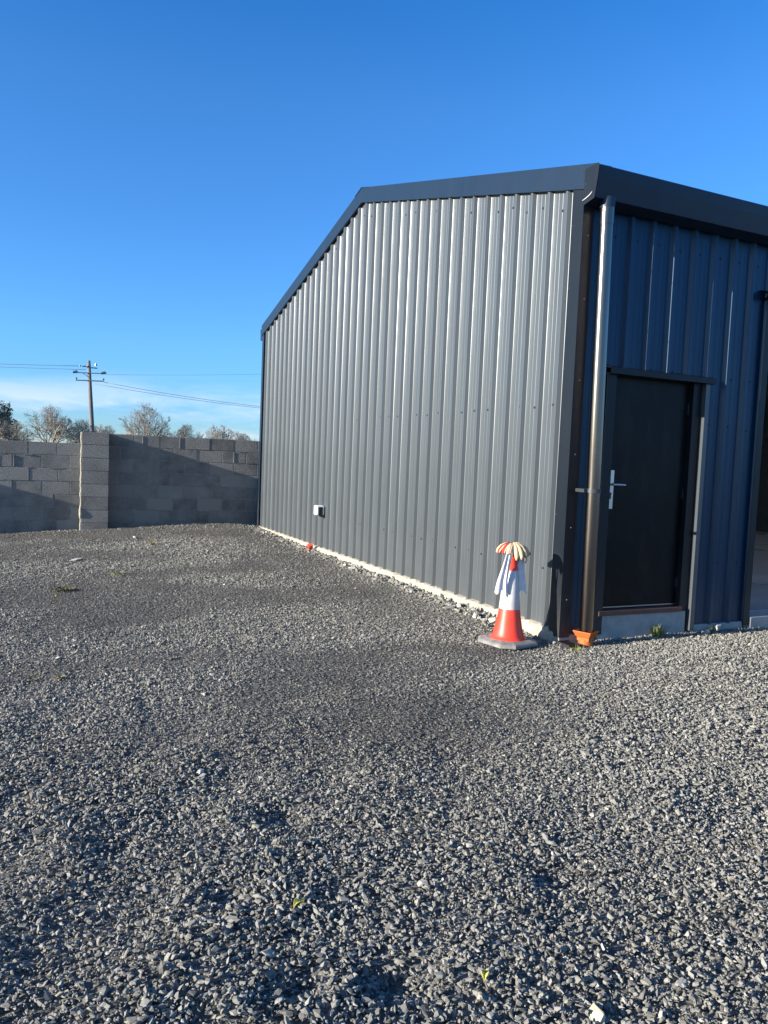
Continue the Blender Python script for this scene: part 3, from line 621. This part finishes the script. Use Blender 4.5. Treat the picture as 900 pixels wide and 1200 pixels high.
rp = mb.build('drainpipe_stub', M_redpipe, smooth=False); tag(rp, 'short red plastic pipe stub poking from gravel beneath the white box', 'pipe')

# ------------------------------------------------------------------ block wall
YW = 14.45
BL, BH, J = .44, .215, .010
def block_wall(name, x0, x1, z0, courses, yf, thick, label, seed, ztop):
    root = empty(name, (x0, yf, 0), label, 'wall', None)
    r = random.Random(seed); mb = MB(); tints = []
    zt = ztop
    rows = []
    for c_ in range(courses):
        zb_ = zt-BH; off = (BL+J)/2 if c_ % 2 else 0
        x = x0-off-r.uniform(0, .05)
        while x < x1:
            a, b_ = max(x, x0)+J/2*(x > x0), min(x+BL, x1)
            if b_-a > .03:
                dy = r.uniform(-.002, .002); dz = r.uniform(-.003, .003); tilt_ = r.uniform(-.0015, .0015)
                i0 = len(mb.v)
                mb.box((a, yf+dy, zb_+dz), (b_, yf+thick, zt+dz)); 
                mb.v[i0+1] = (mb.v[i0+1][0], mb.v[i0+1][1]+tilt_, mb.v[i0+1][2]); mb.v[i0+5] = (mb.v[i0+5][0], mb.v[i0+5][1]+tilt_, mb.v[i0+5][2])
                tints += [r.uniform(0, 1)]*8
            x += BL+J+r.uniform(-.004, .004)
        zt = zb_-J
    o = mb.build('blocks', M_block, root, recalc=False, bevel=.004)
    at = o.data.attributes.new('tint', 'FLOAT', 'POINT'); at.data.foreach_set('value', tints)
    # mortar core with a few proud smears
    mb = MB(); mb.box((x0+.004, yf+.0035, zt), (x1-.004, yf+thick-.007, ztop-.004))
    for _ in range(int((x1-x0)*9)):
        c_ = r.randrange(courses); z = ztop-c_*(BH+J)-BH-J/2; xx = r.uniform(x0+.05, x1-.25); w = r.uniform(.05, .28)
        if r.random() < .7: mb.box((xx, yf-.004, z-r.uniform(.004, .009)), (xx+w, yf+.02, z+r.uniform(.004, .008)))
        else: mb.box((xx, yf-.005, z+.01), (xx+r.uniform(.006, .014), yf+.02, z+BH-.01))
    mb.build('mortar', M_mortar, root, bevel=.003)
    return root
block_wall('block_wall', -26, .90, 0, 9, YW, .215, 'lower grey concrete block wall left of the pillar', 11, 1.494)
block_wall('block_wall', 1.36, 22, 0, 9, YW, .215, 'taller grey concrete block wall between the pillar and the shed', 12, 1.690)
def pillar(x0, x1, ztop, label, seed, proj=.30):
    root = empty('wall_pillar', (x0, YW-proj, 0), label, 'pillar')
    r = random.Random(seed); mb = MB(); tints = []; zt = ztop
    for c_ in range(9):
        dx, dy = r.uniform(-.003, .003), r.uniform(-.0012, .0012)
        mb.box((x0+dx, YW-proj+dy, zt-BH), (x1+dx, YW+.235, zt)); tints += [r.uniform(.1, .9)]*8; zt -= BH+J
    o = mb.build('blocks', M_block, root, recalc=False, bevel=.004); at = o.data.attributes.new('tint', 'FLOAT', 'POINT'); at.data.foreach_set('value', tints)
    mb = MB(); mb.box((x0+.006, YW-proj+.006, zt), (x1-.006, YW+.22, ztop-.01))
    mb.build('mortar', M_mortar, root)
    return root
p1 = pillar(.912, 1.350, 1.700, 'square block pillar between the lower and taller block walls', 21)
mb = MB(); r = random.Random(5)     # uneven mortar fillet in pale cream, standing in for the pillar's sunlit side
pts = []; rad = []
for i in range(34):
    z = -.08+i*1.77/33; pts.append((.905+r.uniform(-.004, .004), YW-.281, z)); rad.append(.016+r.uniform(-.003, .003)+(.012 if 6 <= i <= 8 else 0))
mb.tube(pts, rad, 8); mb.build('sunlit_mortar_fillet', M_foot, p1, smooth=True)
pillar(-4.35, -3.90, 1.700, 'square block pillar further along the lower block wall', 22)

# the yard wall stands a little out of square with the shed
rotw = Matrix.Rotation(R(-2.2), 4, 'Z'); piv = Vector((4.0, YW, 0))
for o in list(COL.objects):
    if o.parent is None and o.name.split('.')[0] in ('block_wall', 'wall_pillar'):
        l0 = o.location.copy(); o.location = rotw @ (l0-piv)+piv; o.rotation_euler.z = R(-2.2)

# ------------------------------------------------------------------ traffic cone, rag, gloves
CX, CY = 3.600, 5.22; CZ = float(gz(CX, CY))+.012
cone = empty('traffic_cone', (CX, CY, CZ), 'red and white traffic cone standing by the shed corner', 'traffic cone')
mb = MB()
def octo(hw, cut, z): 
    p_ = [(-hw+cut, -hw), (hw-cut, -hw), (hw, -hw+cut), (hw, hw-cut), (hw-cut, hw), (-hw+cut, hw), (-hw, hw-cut), (-hw, -hw+cut)]
    a = R(12); return [(CX+x*math.cos(a)-y*math.sin(a), CY+x*math.sin(a)+y*math.cos(a), CZ+z) for x, y in p_]
rings = [octo(.200, .08, 0), octo(.212, .085, .006), octo(.212, .085, .022), octo(.198, .08, .034), octo(.155, .062, .046)]
vs = [p_ for r_ in rings for p_ in r_]; n_ = 8
mb.add(vs, [(i*8+k, i*8+(k+1) % 8, (i+1)*8+(k+1) % 8, (i+1)*8+k) for i in range(4) for k in range(8)]+[tuple(range(8))[::-1], tuple(32+k for k in range(8))])
mb.build('base', M_rub, cone, bevel=.004)
mb = MB(); prof = [(.150, .040), (.150, .046), (.138, .054), (.126, .075), (.112, .13), (.097, .21), (.0845, .285), (.0835, .290), (.0515, .60), (.051, .605), (.048, .625), (.040, .70), (.036, .745), (.030, .752), (.024, .75), (.024, .70)]
mb.lathe(prof, 48, (CX, CY, CZ)); mb.build('cone_body', M_cred, cone, smooth=True)
mb = MB(); mb.lathe([(.0850, .287), (.0868, .290), (.0545, .598), (.0515, .601)], 48, (CX, CY, CZ)); mb.build('reflective_sleeve', M_sleeve, cone, smooth=True)

# image-right direction at the cone, used only to orient the draped cloth across the view of the yard
ex = Vector((math.cos(yaw), -math.sin(yaw), 0)); ey = Vector((math.sin(yaw), math.cos(yaw), 0)); C0 = Vector((CX, CY, CZ))
def L3(a, b_, z): return C0+ex*a+ey*b_+Vector((0, 0, z))
def drape(path, w0, w1, folds, seed, nu=46, nv=22):
    """cloth strip following path [(a,b,z)], gathered into folds"""
    r = random.Random(seed); mb = MB(); vs = []
    P_ = [Vector(p_) for p_ in path]
    def cat(t):
        t = t*(len(P_)-1); i = min(int(t), len(P_)-2); f = t-i
        p0, p1_, p2, p3 = P_[max(i-1, 0)], P_[i], P_[i+1], P_[min(i+2, len(P_)-1)]
        return .5*((2*p1_)+(-p0+p2)*f+(2*p0-5*p1_+4*p2-p3)*f*f+(-p0+3*p1_-3*p2+p3)*f**3)
    ph = r.uniform(0, 6)
    for i in range(nu):
        t = i/(nu-1); c_ = cat(t); w = w0+(w1-w0)*abs(2*t-1)**1.2
        for j in range(nv):
            v_ = j/(nv-1)*2-1
            amp = .0045*(.3+abs(2*t-1)); bul = (1-v_*v_)*.020*abs(2*t-1)
            off = amp*math.sin(v_*folds*math.pi+ph+1.2*math.sin(t*5))+.0015*math.sin(v_*7+t*9)
            n_out = 1 if t < .5 else 1
            wig = .010*math.sin(t*11+v_*2)
            hang = .016*abs(2*t-1)**3*math.sin(v_*4+seed)
            vs.append(L3(c_.x+off*(-.2 if t < .5 else .2)+wig*.4+v_*w*.72, c_.y+v_*w*.25+off*1.4-bul*(1 if t < .5 else .5), c_.z+off*.3-hang))
    mb.add(vs, [(i*nv+j, i*nv+j+1, (i+1)*nv+j+1, (i+1)*nv+j) for i in range(nu-1) for j in range(nv-1)])
    return mb
ro = drape([(-.088, -.085, .43), (-.080, -.082, .52), (-.060, -.080, .62), (-.040, -.085, .72), (-.015, -.055, .808), (.045, .035, .775), (.072, .045, .66), (.082, .030, .53), (.088, .020, .42)], .040, .074, 1.3, 4).build('cotton_rag', M_rag, smooth=True)
md = ro.modifiers.new('solid', 'SOLIDIFY'); md.thickness = .004; md = ro.modifiers.new('sub', 'SUBSURF'); md.levels = md.render_levels = 2
tag(ro, 'crumpled white cotton rag draped over the top of the cone', 'rag')
def glove(label, base, mats, fingers, palm, cuff):
    root = empty('work_glove', C0+Vector((0, 0, .76)), label, 'glove', 'work gloves on the cone')
    mb = MB(); nr, nk = 12, 20; vs = []      # palm shell: a curved pad hanging over the cone top
    (a0, b0, z0_), (a1, b1, z1_), wid, th = palm
    for i in range(nr):
        t = i/(nr-1); s_ = math.sin(math.pi*(.12+.78*t))
        a = a0+(a1-a0)*t; b_ = b0+(b1-b0)*t; z = z0_+(z1_-z0_)*t+.018*math.sin(math.pi*t)
        for k in range(nk):
            an = 2*math.pi*k/nk; vs.append(L3(a, b_+wid*s_*math.cos(an), z+th*s_*math.sin(an)))
    mb.add(vs, [(i*nk+k, i*nk+(k+1) % nk, (i+1)*nk+(k+1) % nk, (i+1)*nk+k) for i in range(nr-1) for k in range(nk)]+[tuple(range(nk)), tuple((nr-1)*nk+k for k in range(nk))[::-1]])
    mb.build('palm', mats[0], root, smooth=True)
    for pts, rad, mi in fingers:
        mb = MB(); P_ = [L3(*p_) for p_ in pts]; n_ = len(P_)
        rr = [rad*(.9 if i == 0 else 1.0 if i < n_-2 else .92 if i == n_-2 else .45) for i in range(n_)]
        mb.tube(P_, rr, 12); f_ = mb.build('finger', mats[mi], root, smooth=True)
    mb = MB(); mb.tube([L3(*cuff[0]), L3(*cuff[1]), L3(*cuff[2])], [.026, .030, .033], 14); mb.build('cuff', mats[2], root, smooth=True)
    return root
fl_ = []
for i, (ang, ln) in enumerate(((-118, .88), (-140, .98), (-162, 1.06), (-184, 1.06), (-206, .96))):
    c_, s_ = math.cos(R(ang)), math.sin(R(ang)); pts = [(c_*q_*ln, s_*q_*ln, z) for q_, z in ((.020, .806), (.050, .806), (.082, .790), (.106, .762), (.118, .738))]
    fl_.append((pts, .0205, 1 if i in (0, 3) else 0))
    fl_.append(([(p_[0]-s_*.016, p_[1]+c_*.016, p_[2]+.007) for p_ in pts], .0085, 1))
glove('red palmed work glove with its fingers hanging left off the cone tip', None, [M_gred, M_gcream, M_gcream], fl_, ((-.095, .0, .772), (.0, .0, .786), .060, .024), ((.0, .02, .782), (.02, .035, .778), (.035, .05, .765)))
fl_ = []
for i, (ang, ln) in enumerate(((-78, .86), (-58, .98), (-38, 1.04), (-18, 1.06), (3, 1.0), (24, .9))):
    dr = (.030, .022, .012, 0, 0, 0)[i]
    c_, s_ = math.cos(R(ang)), math.sin(R(ang)); pts = [(c_*q_*ln, s_*q_*ln, z-dr*max(0, q_-.05)*14) for q_, z in ((.010, .810), (.045, .812), (.078, .800), (.103, .774), (.116, .746), (.120, .722))]
    fl_.append((pts, .0185, 1))
    if i < 5: fl_.append(([(p_[0]-s_*.0155, p_[1]+c_*.0155, p_[2]-.002-(.022 if k_ == 5 and i < 3 else 0)) for k_, p_ in enumerate(pts)], .0062, 2))
glove('cream leather work glove with black seams, fingers hanging right off the cone', None, [M_gcream, M_gcream, M_gblack], fl_, ((.095, .0, .772), (.0, .0, .790), .058, .026), ((.09, .03, .765), (.115, .035, .745), (.128, .035, .72)))

# ------------------------------------------------------------------ loose stones, weeds, litter
def loose(x, y, s, mat, label, flat=.6, rz=0, seed=1, cat='stone', name='loose_stone', group=None, dz=.3, sx=1.0):
    o = hull(name, 16, mat, flat, seed); o.scale = (s*sx, s, s); o.rotation_euler = (random.Random(seed).uniform(-.2, .2), random.Random(seed+1).uniform(-.2, .2), rz)
    o.location = (x, y, float(gz(x, y))+s*flat*dz+.006); tag(o, label, cat, group)
    md = o.modifiers.new('bevel', 'BEVEL'); md.width = s*.05; md.segments = 2
    return o
GP = 'larger stones lying on the gravel'
loose(1.405, 1.530, .062, M_cream, 'cream pointed stone at the very front edge of the gravel', .7, 1.2, 3, group=GP, sx=1.25)
loose(1.150, 1.700, .030, M_cream, 'small round cream stone just behind the yellow flake', .8, .3, 4, group=GP)
loose(1.021, 2.672, .032, M_pale, 'flat whitish chip in the middle of the foreground gravel', .4, .3, 5, group=GP, sx=1.5)
loose(2.590, 3.017, .062, M_flat, 'buff angular stone right of centre in the dark gravel', .5, .8, 6, group=GP)
loose(1.971, 1.627, .042, M_pale, 'pale oval stone in the front right gravel', .5, 1.9, 7, group=GP)
loose(1.708, 1.527, .055, M_flat, 'flat grey buff stone in the front right gravel', .45, .1, 8, group=GP)
loose(3.770, 6.480, .19, M_flat, 'large flat buff stone by the gable foot behind the cone', .22, .4, 9, group=GP)
loose(3.80, 6.05, .10, M_pale, 'lumpy pale stone touching the gable foot behind the cone', .7, .9, 13, group=GP)
loose(3.86, 5.83, .12, M_pale, 'broken cream lump against the shed foundation nearest the cone', .65, .1, 14, group=GP)
loose(3.83, 7.55, .075, M_pale, 'whitish stone part way along the gable foot', .5, .5, 10, group=GP)
loose(3.78, 8.25, .09, M_flat, 'flat stone midway along the gable foot', .35, 1.5, 15, group=GP)
loose(5.84, 5.08, .14, M_pale, 'big pale lump at the front wall near the open bay', .6, .4, 11, group=GP)
loose(5.62, 5.03, .07, M_pale, 'smaller pale stone left of the big lump by the front wall', .7, 1.4, 16, group=GP)
loose(.74, 3.43, .05, M_pale, 'pale speckled stone on the left foreground gravel', .45, .9, 12, group=GP, sx=1.3)
loose(.615, 10.66, .15, M_pale, 'long white chip lying before the lower block wall', .18, .6, 17, group=GP, sx=1.3)
loose(1.64, 12.9, .10, M_pale, 'rounded pale stone at the foot of the taller wall', .6, .3, 18, group=GP)
def leaf(x, y, s, rz, label, seed):
    mb = MB(); r = random.Random(seed); z = float(gz(x, y))+.032; n_ = 7; vs = []; 
    for i in range(n_):
        t = i/(n_-1); w = s*.34*math.sin(math.pi*min(1, t*.92+.06))**.8
        for v_ in (-1, -.5, 0, .5, 1):
            a = (t-.5)*s; b_ = v_*w*r.uniform(.85, 1.1); vs.append((x+a*math.cos(rz)-b_*math.sin(rz), y+a*math.sin(rz)+b_*math.cos(rz), z+.010*abs(v_)*(1+.5*math.sin(t*7))+.012*math.sin(t*3.1)))
    mb.add(vs, [(i*5+j, i*5+j+1, (i+1)*5+j+1, (i+1)*5+j) for i in range(n_-1) for j in range(4)])
    o = mb.build('fallen_leaf', M_leafy); md = o.modifiers.new('s', 'SOLIDIFY'); md.thickness = .0008; tag(o, label, 'leaf', 'yellow leaves on the gravel'); return o
leaf(.803, 2.234, .040, .3, 'yellow fallen leaf in the left foreground gravel', 1)
leaf(1.180, 1.735, .036, .9, 'yellow fallen leaf near the bottom centre beside the small cream stone', 2)
leaf(.30, 7.9, .05, .9, 'yellow fallen leaf beside the low moss patch on the left', 4)
def tuft(x, y, n, h, spread, mat, label, seed, name='weed_tuft', z_add=0, lean=.5, width=.004):
    r = random.Random(seed); mb = MB(); z = float(gz(x, y))+z_add
    for _ in range(n):
        a = r.uniform(0, 6.28); d = spread*math.sqrt(r.random()); px, py = x+d*math.cos(a)*.6, y+d*math.sin(a)*.6; hh = h*r.uniform(.45, 1.1); a2 = a+r.uniform(-.6, .6); le = lean*hh*r.uniform(.3, 1.3)
        tx, ty = -math.sin(a2), math.cos(a2); w = width*r.uniform(.7, 1.3); vs = []
        for t, ww in ((0, 1), (.4, .9), (.75, .6), (1, .08)):
            cx_, cy_, cz_ = px+math.cos(a2)*le*t*t, py+math.sin(a2)*le*t*t, z+hh*(t-.25*t*t*lean)
            vs += [(cx_-tx*w*ww, cy_-ty*w*ww, cz_), (cx_+tx*w*ww, cy_+ty*w*ww, cz_+.0005)]
        mb.add(vs, [(0, 1, 3, 2), (2, 3, 5, 4), (4, 5, 7, 6)])
    o = mb.build(name, mat, recalc=False); tag(o, label, 'weed', 'weeds growing in the yard'); return o
tuft(5.03, 5.035, 60, .12, .07, M_weed, 'yellow green grass tuft growing before the door step', 1)
tuft(5.10, 5.05, 26, .13, .05, M_strawweed, 'dry straw stalks growing beside the green tuft at the door step', 2)
tuft(5.70, 5.05, 34, .055, .06, M_weed, 'small low green weed at the front wall right of the door', 3)
tuft(.381, 8.4, 150, .030, .20, M_moss, 'brownish moss patch on the left of the yard', 4, 'moss_patch', width=.006)
tuft(.061, 5.173, 70, .018, .09, M_moss, 'thin green moss patch at the left edge of the yard', 5, 'moss_patch', width=.004)
tuft(.216, 5.166, 50, .02, .06, M_strawweed, 'tan clump right of the green moss at the left edge', 6, 'moss_patch', width=.004)
tuft(1.754, 11.9, 70, .09, .10, M_strawweed, 'wispy weed standing before the taller block wall', 7)
tuft(1.0, 9.4, 50, .05, .12, M_weed, 'faint green weed between the moss patch and the pillar', 8)
tuft(4.02, 4.86, 40, .05, .10, M_weed, 'tiny green sprouts before the small drain grate', 9, width=.003)
tuft(3.84, 12.6, 60, .05, .18, M_strawweed, 'dry growth along the far end of the gable foot', 10, width=.005)

# ------------------------------------------------------------------ utility pole and cables
pole = empty('utility_pole', (5.58, 72.8, -.5), 'leaning timber utility pole with three crossarms beyond the block wall', 'utility pole')
mb = MB(); mb.tube([(5.62, 72.75, -.6), (5.42, 72.78, 2.6), (5.24, 73.1, 6.0), (5.09, 73.41, 8.95)], [.22, .205, .175, .14], 16); mb.build('post', M_pole, pole, smooth=True)
def arm(z, ax, ins, half=1.15, dip=0, r_=.06):
    c_ = Vector((5.25-.05*(z-6), 73.2, z)); a = c_-Vector((half, -.48*half, dip)); b_ = c_+Vector((half, -.48*half, -dip)); mb = MB(); mb.tube([a+Vector((0, -.16, 0)), b_+Vector((0, -.16, 0))], r_, 6); ar = mb.build('crossarm', M_insul, pole)
    for t in ins:
        p_ = a.lerp(b_, t)+Vector((0, -.16, .03)); mb = MB(); mb.lathe([(.02, 0), (.02, .06), (.075, .07), (.05, .12), (.08, .14), (.05, .20), (.03, .23), (0, .23)], 12, tuple(p_)); mb.build('insulator', M_insul, ar, smooth=True)
    return a, b_
arm(7.20, 0, (.02, .98), 1.12); 
A2 = arm(7.86, 0, (), 1.12, 0, .05)
for t in (0, 1):
    p_ = A2[0].lerp(A2[1], t)+Vector((0, -.16, 0)); mb = MB(); mb.tube([p_+Vector((-.2, .05, .02)), p_+Vector((.2, -.05, .06))], [.11, .09], 10); mb.tube([p_+Vector((-.05, 0, .1)), p_+Vector((.1, -.03, .16))], .07, 8); mb.build('cable_joint', M_insul, pole)
mb = MB(); mb.tube([A2[0].lerp(A2[1], .25)+Vector((0, -.14, 0)), Vector((5.16, 73.1, 7.45))], .03, 6); mb.build('brace', M_insul, pole)
for k, (dx, z) in enumerate(((-.35, 8.42), (.42, 8.35))):
    mb = MB(); mb.tube([(5.12, 73.2, z), (5.12+dx*1.6, 73.2-.3*dx, z-.02*k)], .05, 8); ar = mb.build('bracket', M_insul, pole)
    mb = MB()
    if k == 0:
        for j in range(3):
            mb = MB(); mb.lathe([(0, -.06), (.09, -.05), (.09, .05), (0, .06)], 12, (5.0-j*.30, 73.25+j*.1, 8.45))
            if j < 2: mb.build('insulator', M_insul, ar)
    else: mb.lathe([(0, -.1), (.1, -.09), (.08, .08), (0, .14)], 12, (5.66, 72.98, 8.62))
    mb.build('insulator', M_insul, ar)
def cable(a, b_, sag, r_, label, g='overhead cables'):
    a, b_ = Vector(a), Vector(b_); pts = [a.lerp(b_, i/28)-Vector((0, 0, sag*4*(i/28)*(1-i/28))) for i in range(29)]
    mb = MB(); mb.tube(pts, r_, 6); o = mb.build('overhead_cable', M_cable, smooth=True); tag(o, label, 'cable', g)
cable((4.35, 73.6, 8.45), (-40, 92, 9.2), .5, .022, 'upper overhead cable running left from the pole')
cable((4.85, 73.3, 8.15), (-40, 91.5, 8.4), .3, .018, 'lower overhead cable running left from the pole')
cable((6.35, 72.6, 7.12), (46, 58, 6.2), 1.35, .022, 'upper sagging cable running right from the pole to behind the shed')
cable((5.6, 72.9, 6.95), (46, 57, 5.9), 1.25, .020, 'lower sagging cable running right from the pole to behind the shed')
cable((6.5, 72.6, 7.8), (60, 110, 17), .6, .010, 'faint thin cable rising right from the upper crossarm of the pole')

# ------------------------------------------------------------------ bare trees beyond the wall
def tree(x, y, h, crown_w, seed, label, levels=6, name='bare_tree', trunk_h=.22, r0=.22, up=.12, ivy=0, twig=.011):
    r = random.Random(seed); root = empty(name, (x, y, -.5), label, 'tree', 'bare trees beyond the block wall')
    tb, cb = MB(), MB(); tips = []
    asp = crown_w/h
    base = Vector((x, y, -.5)); th = h*trunk_h; top = base+Vector((r.gauss(0, .02)*h, 0, th))
    tb.tube([base, base.lerp(top, .5)+Vector((r.gauss(0, .03), 0, 0)), top], [r0*1.15, r0, r0*.85], 8, cap=False)
    ca, cb_ = crown_w/2, h-th; lob = [r.uniform(.80, 1.1) for _ in range(24)]
    def env(p_):            # distance outside the uneven crown outline
        q_ = p_-top; a_ = math.atan2(q_.y, q_.x); e_ = math.atan2(q_.z, math.hypot(q_.x, q_.y))
        k_ = lob[int((a_+math.pi)/6.284*7.99) % 8+8*min(2, max(0, int(e_*2)))]
        return math.sqrt((q_.x/ca)**2+(q_.y/ca)**2+(q_.z/cb_)**2*(1 if q_.z > 0 else 6))/k_
    def limb(p, d, ln, rad, lv):
        pts = [p]; n_ = 5 if lv < 2 else 3; cur = p; dd = d.copy(); out = False
        for i in range(n_):
            dd = (dd+Vector((r.gauss(0, .10), r.gauss(0, .10), r.gauss(0, .08)+.07*up*3*(1 if lv else .6)))).normalized()
            cur = cur+dd*ln/n_; pts.append(cur)
            if env(cur) > 1: out = True; break
        m_ = len(pts); rr = [max(rad*(1-.62*i/(m_-1)), twig*.8) for i in range(m_)]
        (tb if lv < 1 else cb).tube(pts, rr, 6 if lv == 0 else (4 if lv == 1 else 3), cap=False)
        tips.append(pts[-1])
        if lv >= levels: return
        nc = (10, 8, 5, 3)[min(lv, 3)]
        for k in range(nc):
            t = .22+.78*(k+r.random()*.8)/nc; t = min(t, .99); j = min(int(t*(m_-1)), m_-2); q_ = pts[j].lerp(pts[j+1], t*(m_-1)-j)
            dl = (pts[j+1]-pts[j]).normalized(); ax = dl.orthogonal().normalized(); ax.rotate(Matrix.Rotation(k*2.4+r.uniform(-.5, .5), 3, dl))
            an = r.uniform(.45, .95); nd = (dl*math.cos(an)+ax*math.sin(an)+Vector((0, 0, .16*up*3))).normalized()
            limb(q_, nd, ln*r.uniform(.42, .66)*(1-.35*t), max(rr[j]*.55, twig), lv+1)
    nl = 11
    for k in range(nl):
        f = (k+.5)/nl; el = R(18)+R(70)*f**.8; az_ = k*2.4+r.uniform(-.3, .3)
        d = Vector((math.cos(el)*math.cos(az_), math.cos(el)*math.sin(az_), math.sin(el))); L_ = 1/math.sqrt((math.cos(el)/ca)**2+(math.sin(el)/cb_)**2)
        limb(top-Vector((0, 0, th*.3*(1-f)*r.random())), d, L_*r.uniform(.85, 1.05), r0*r.uniform(.36, .55), 0)
    k = kw = 1.0
    for mb_ in (tb, cb): mb_.v = [(x+(a-x)*kw, y+(b_-y)*kw, -.5+(c_+.5)*k) for a, b_, c_ in mb_.v]
    tb.build('trunk', M_bark, root, recalc=False)
    cr_ = cb.build('crown', M_bark, root, recalc=False)
    if ivy:
        mb = MB()
        cs = [(Vector((x+(t_.x-x)*kw, y+(t_.y-y)*kw, -.5+(t_.z+.5)*k))) for t_ in tips]
        cs = r.sample(cs, min(len(cs), 26))
        for c_ in cs:
            rr = r.uniform(.25, .6)
            for _ in range(ivy):
                p_ = c_+Vector((r.gauss(0, 1), r.gauss(0, 1), r.gauss(0, .8)))*rr*.6; s_ = r.uniform(.05, .11); a = Vector((r.gauss(0, 1), r.gauss(0, 1), r.gauss(0, 1))).normalized(); b2 = a.orthogonal().normalized()
                mb.add([p_+a*s_, p_+b2*s_, p_-a*s_, p_-b2*s_], [(0, 1, 2, 3)])
        mb.build('ivy', M_ivy, root, recalc=False)
    return root
def far_pt(px, py_dir_x, D): pass
# (x, y) at true distance, height above ground, crown width
tree(18.4, 135.5, 9.6, 9.4, 31, 'tall round bare tree centred over the taller block wall', 3, trunk_h=.20, r0=.28)
tree(3.9, 128.5, 7.3, 11.0, 32, 'wide spreading bare brown tree just left of the utility pole', 3, trunk_h=.17, r0=.26)
tree(-1.5, 131.0, 5.4, 6.5, 33, 'low bare tree left of the wide spreading brown tree', 3, trunk_h=.17, r0=.2)
tree(8.2, 128.0, 6.2, 5.5, 41, 'bare tree directly behind the utility pole', 3, trunk_h=.2, r0=.2)
tree(24.9, 134.0, 6.3, 7.2, 34, 'low bare brown tree right of the tall round tree', 3, trunk_h=.16, r0=.22)
tree(30.2, 131.5, 6.3, 8.0, 35, 'low bare brown tree nearest the shed gable', 3, trunk_h=.16, r0=.22)
tree(12.5, 140, 5.6, 6.0, 36, 'small bare tree between the utility pole and the tall round tree', 3, trunk_h=.18, r0=.2)
tree(-2.3, 72.0, 5.7, 4.4, 37, 'dark ivy covered tree at the left edge of the view', 3, 'ivy_tree', .25, .26, ivy=34)
tree(35.5, 138, 5.6, 6.5, 38, 'bare tree hidden partly behind the shed corner', 3, trunk_h=.18, r0=.2)
for i, (x, y, w, h) in enumerate(((1.0, 118, 4.2, 2.9),)):
    pass
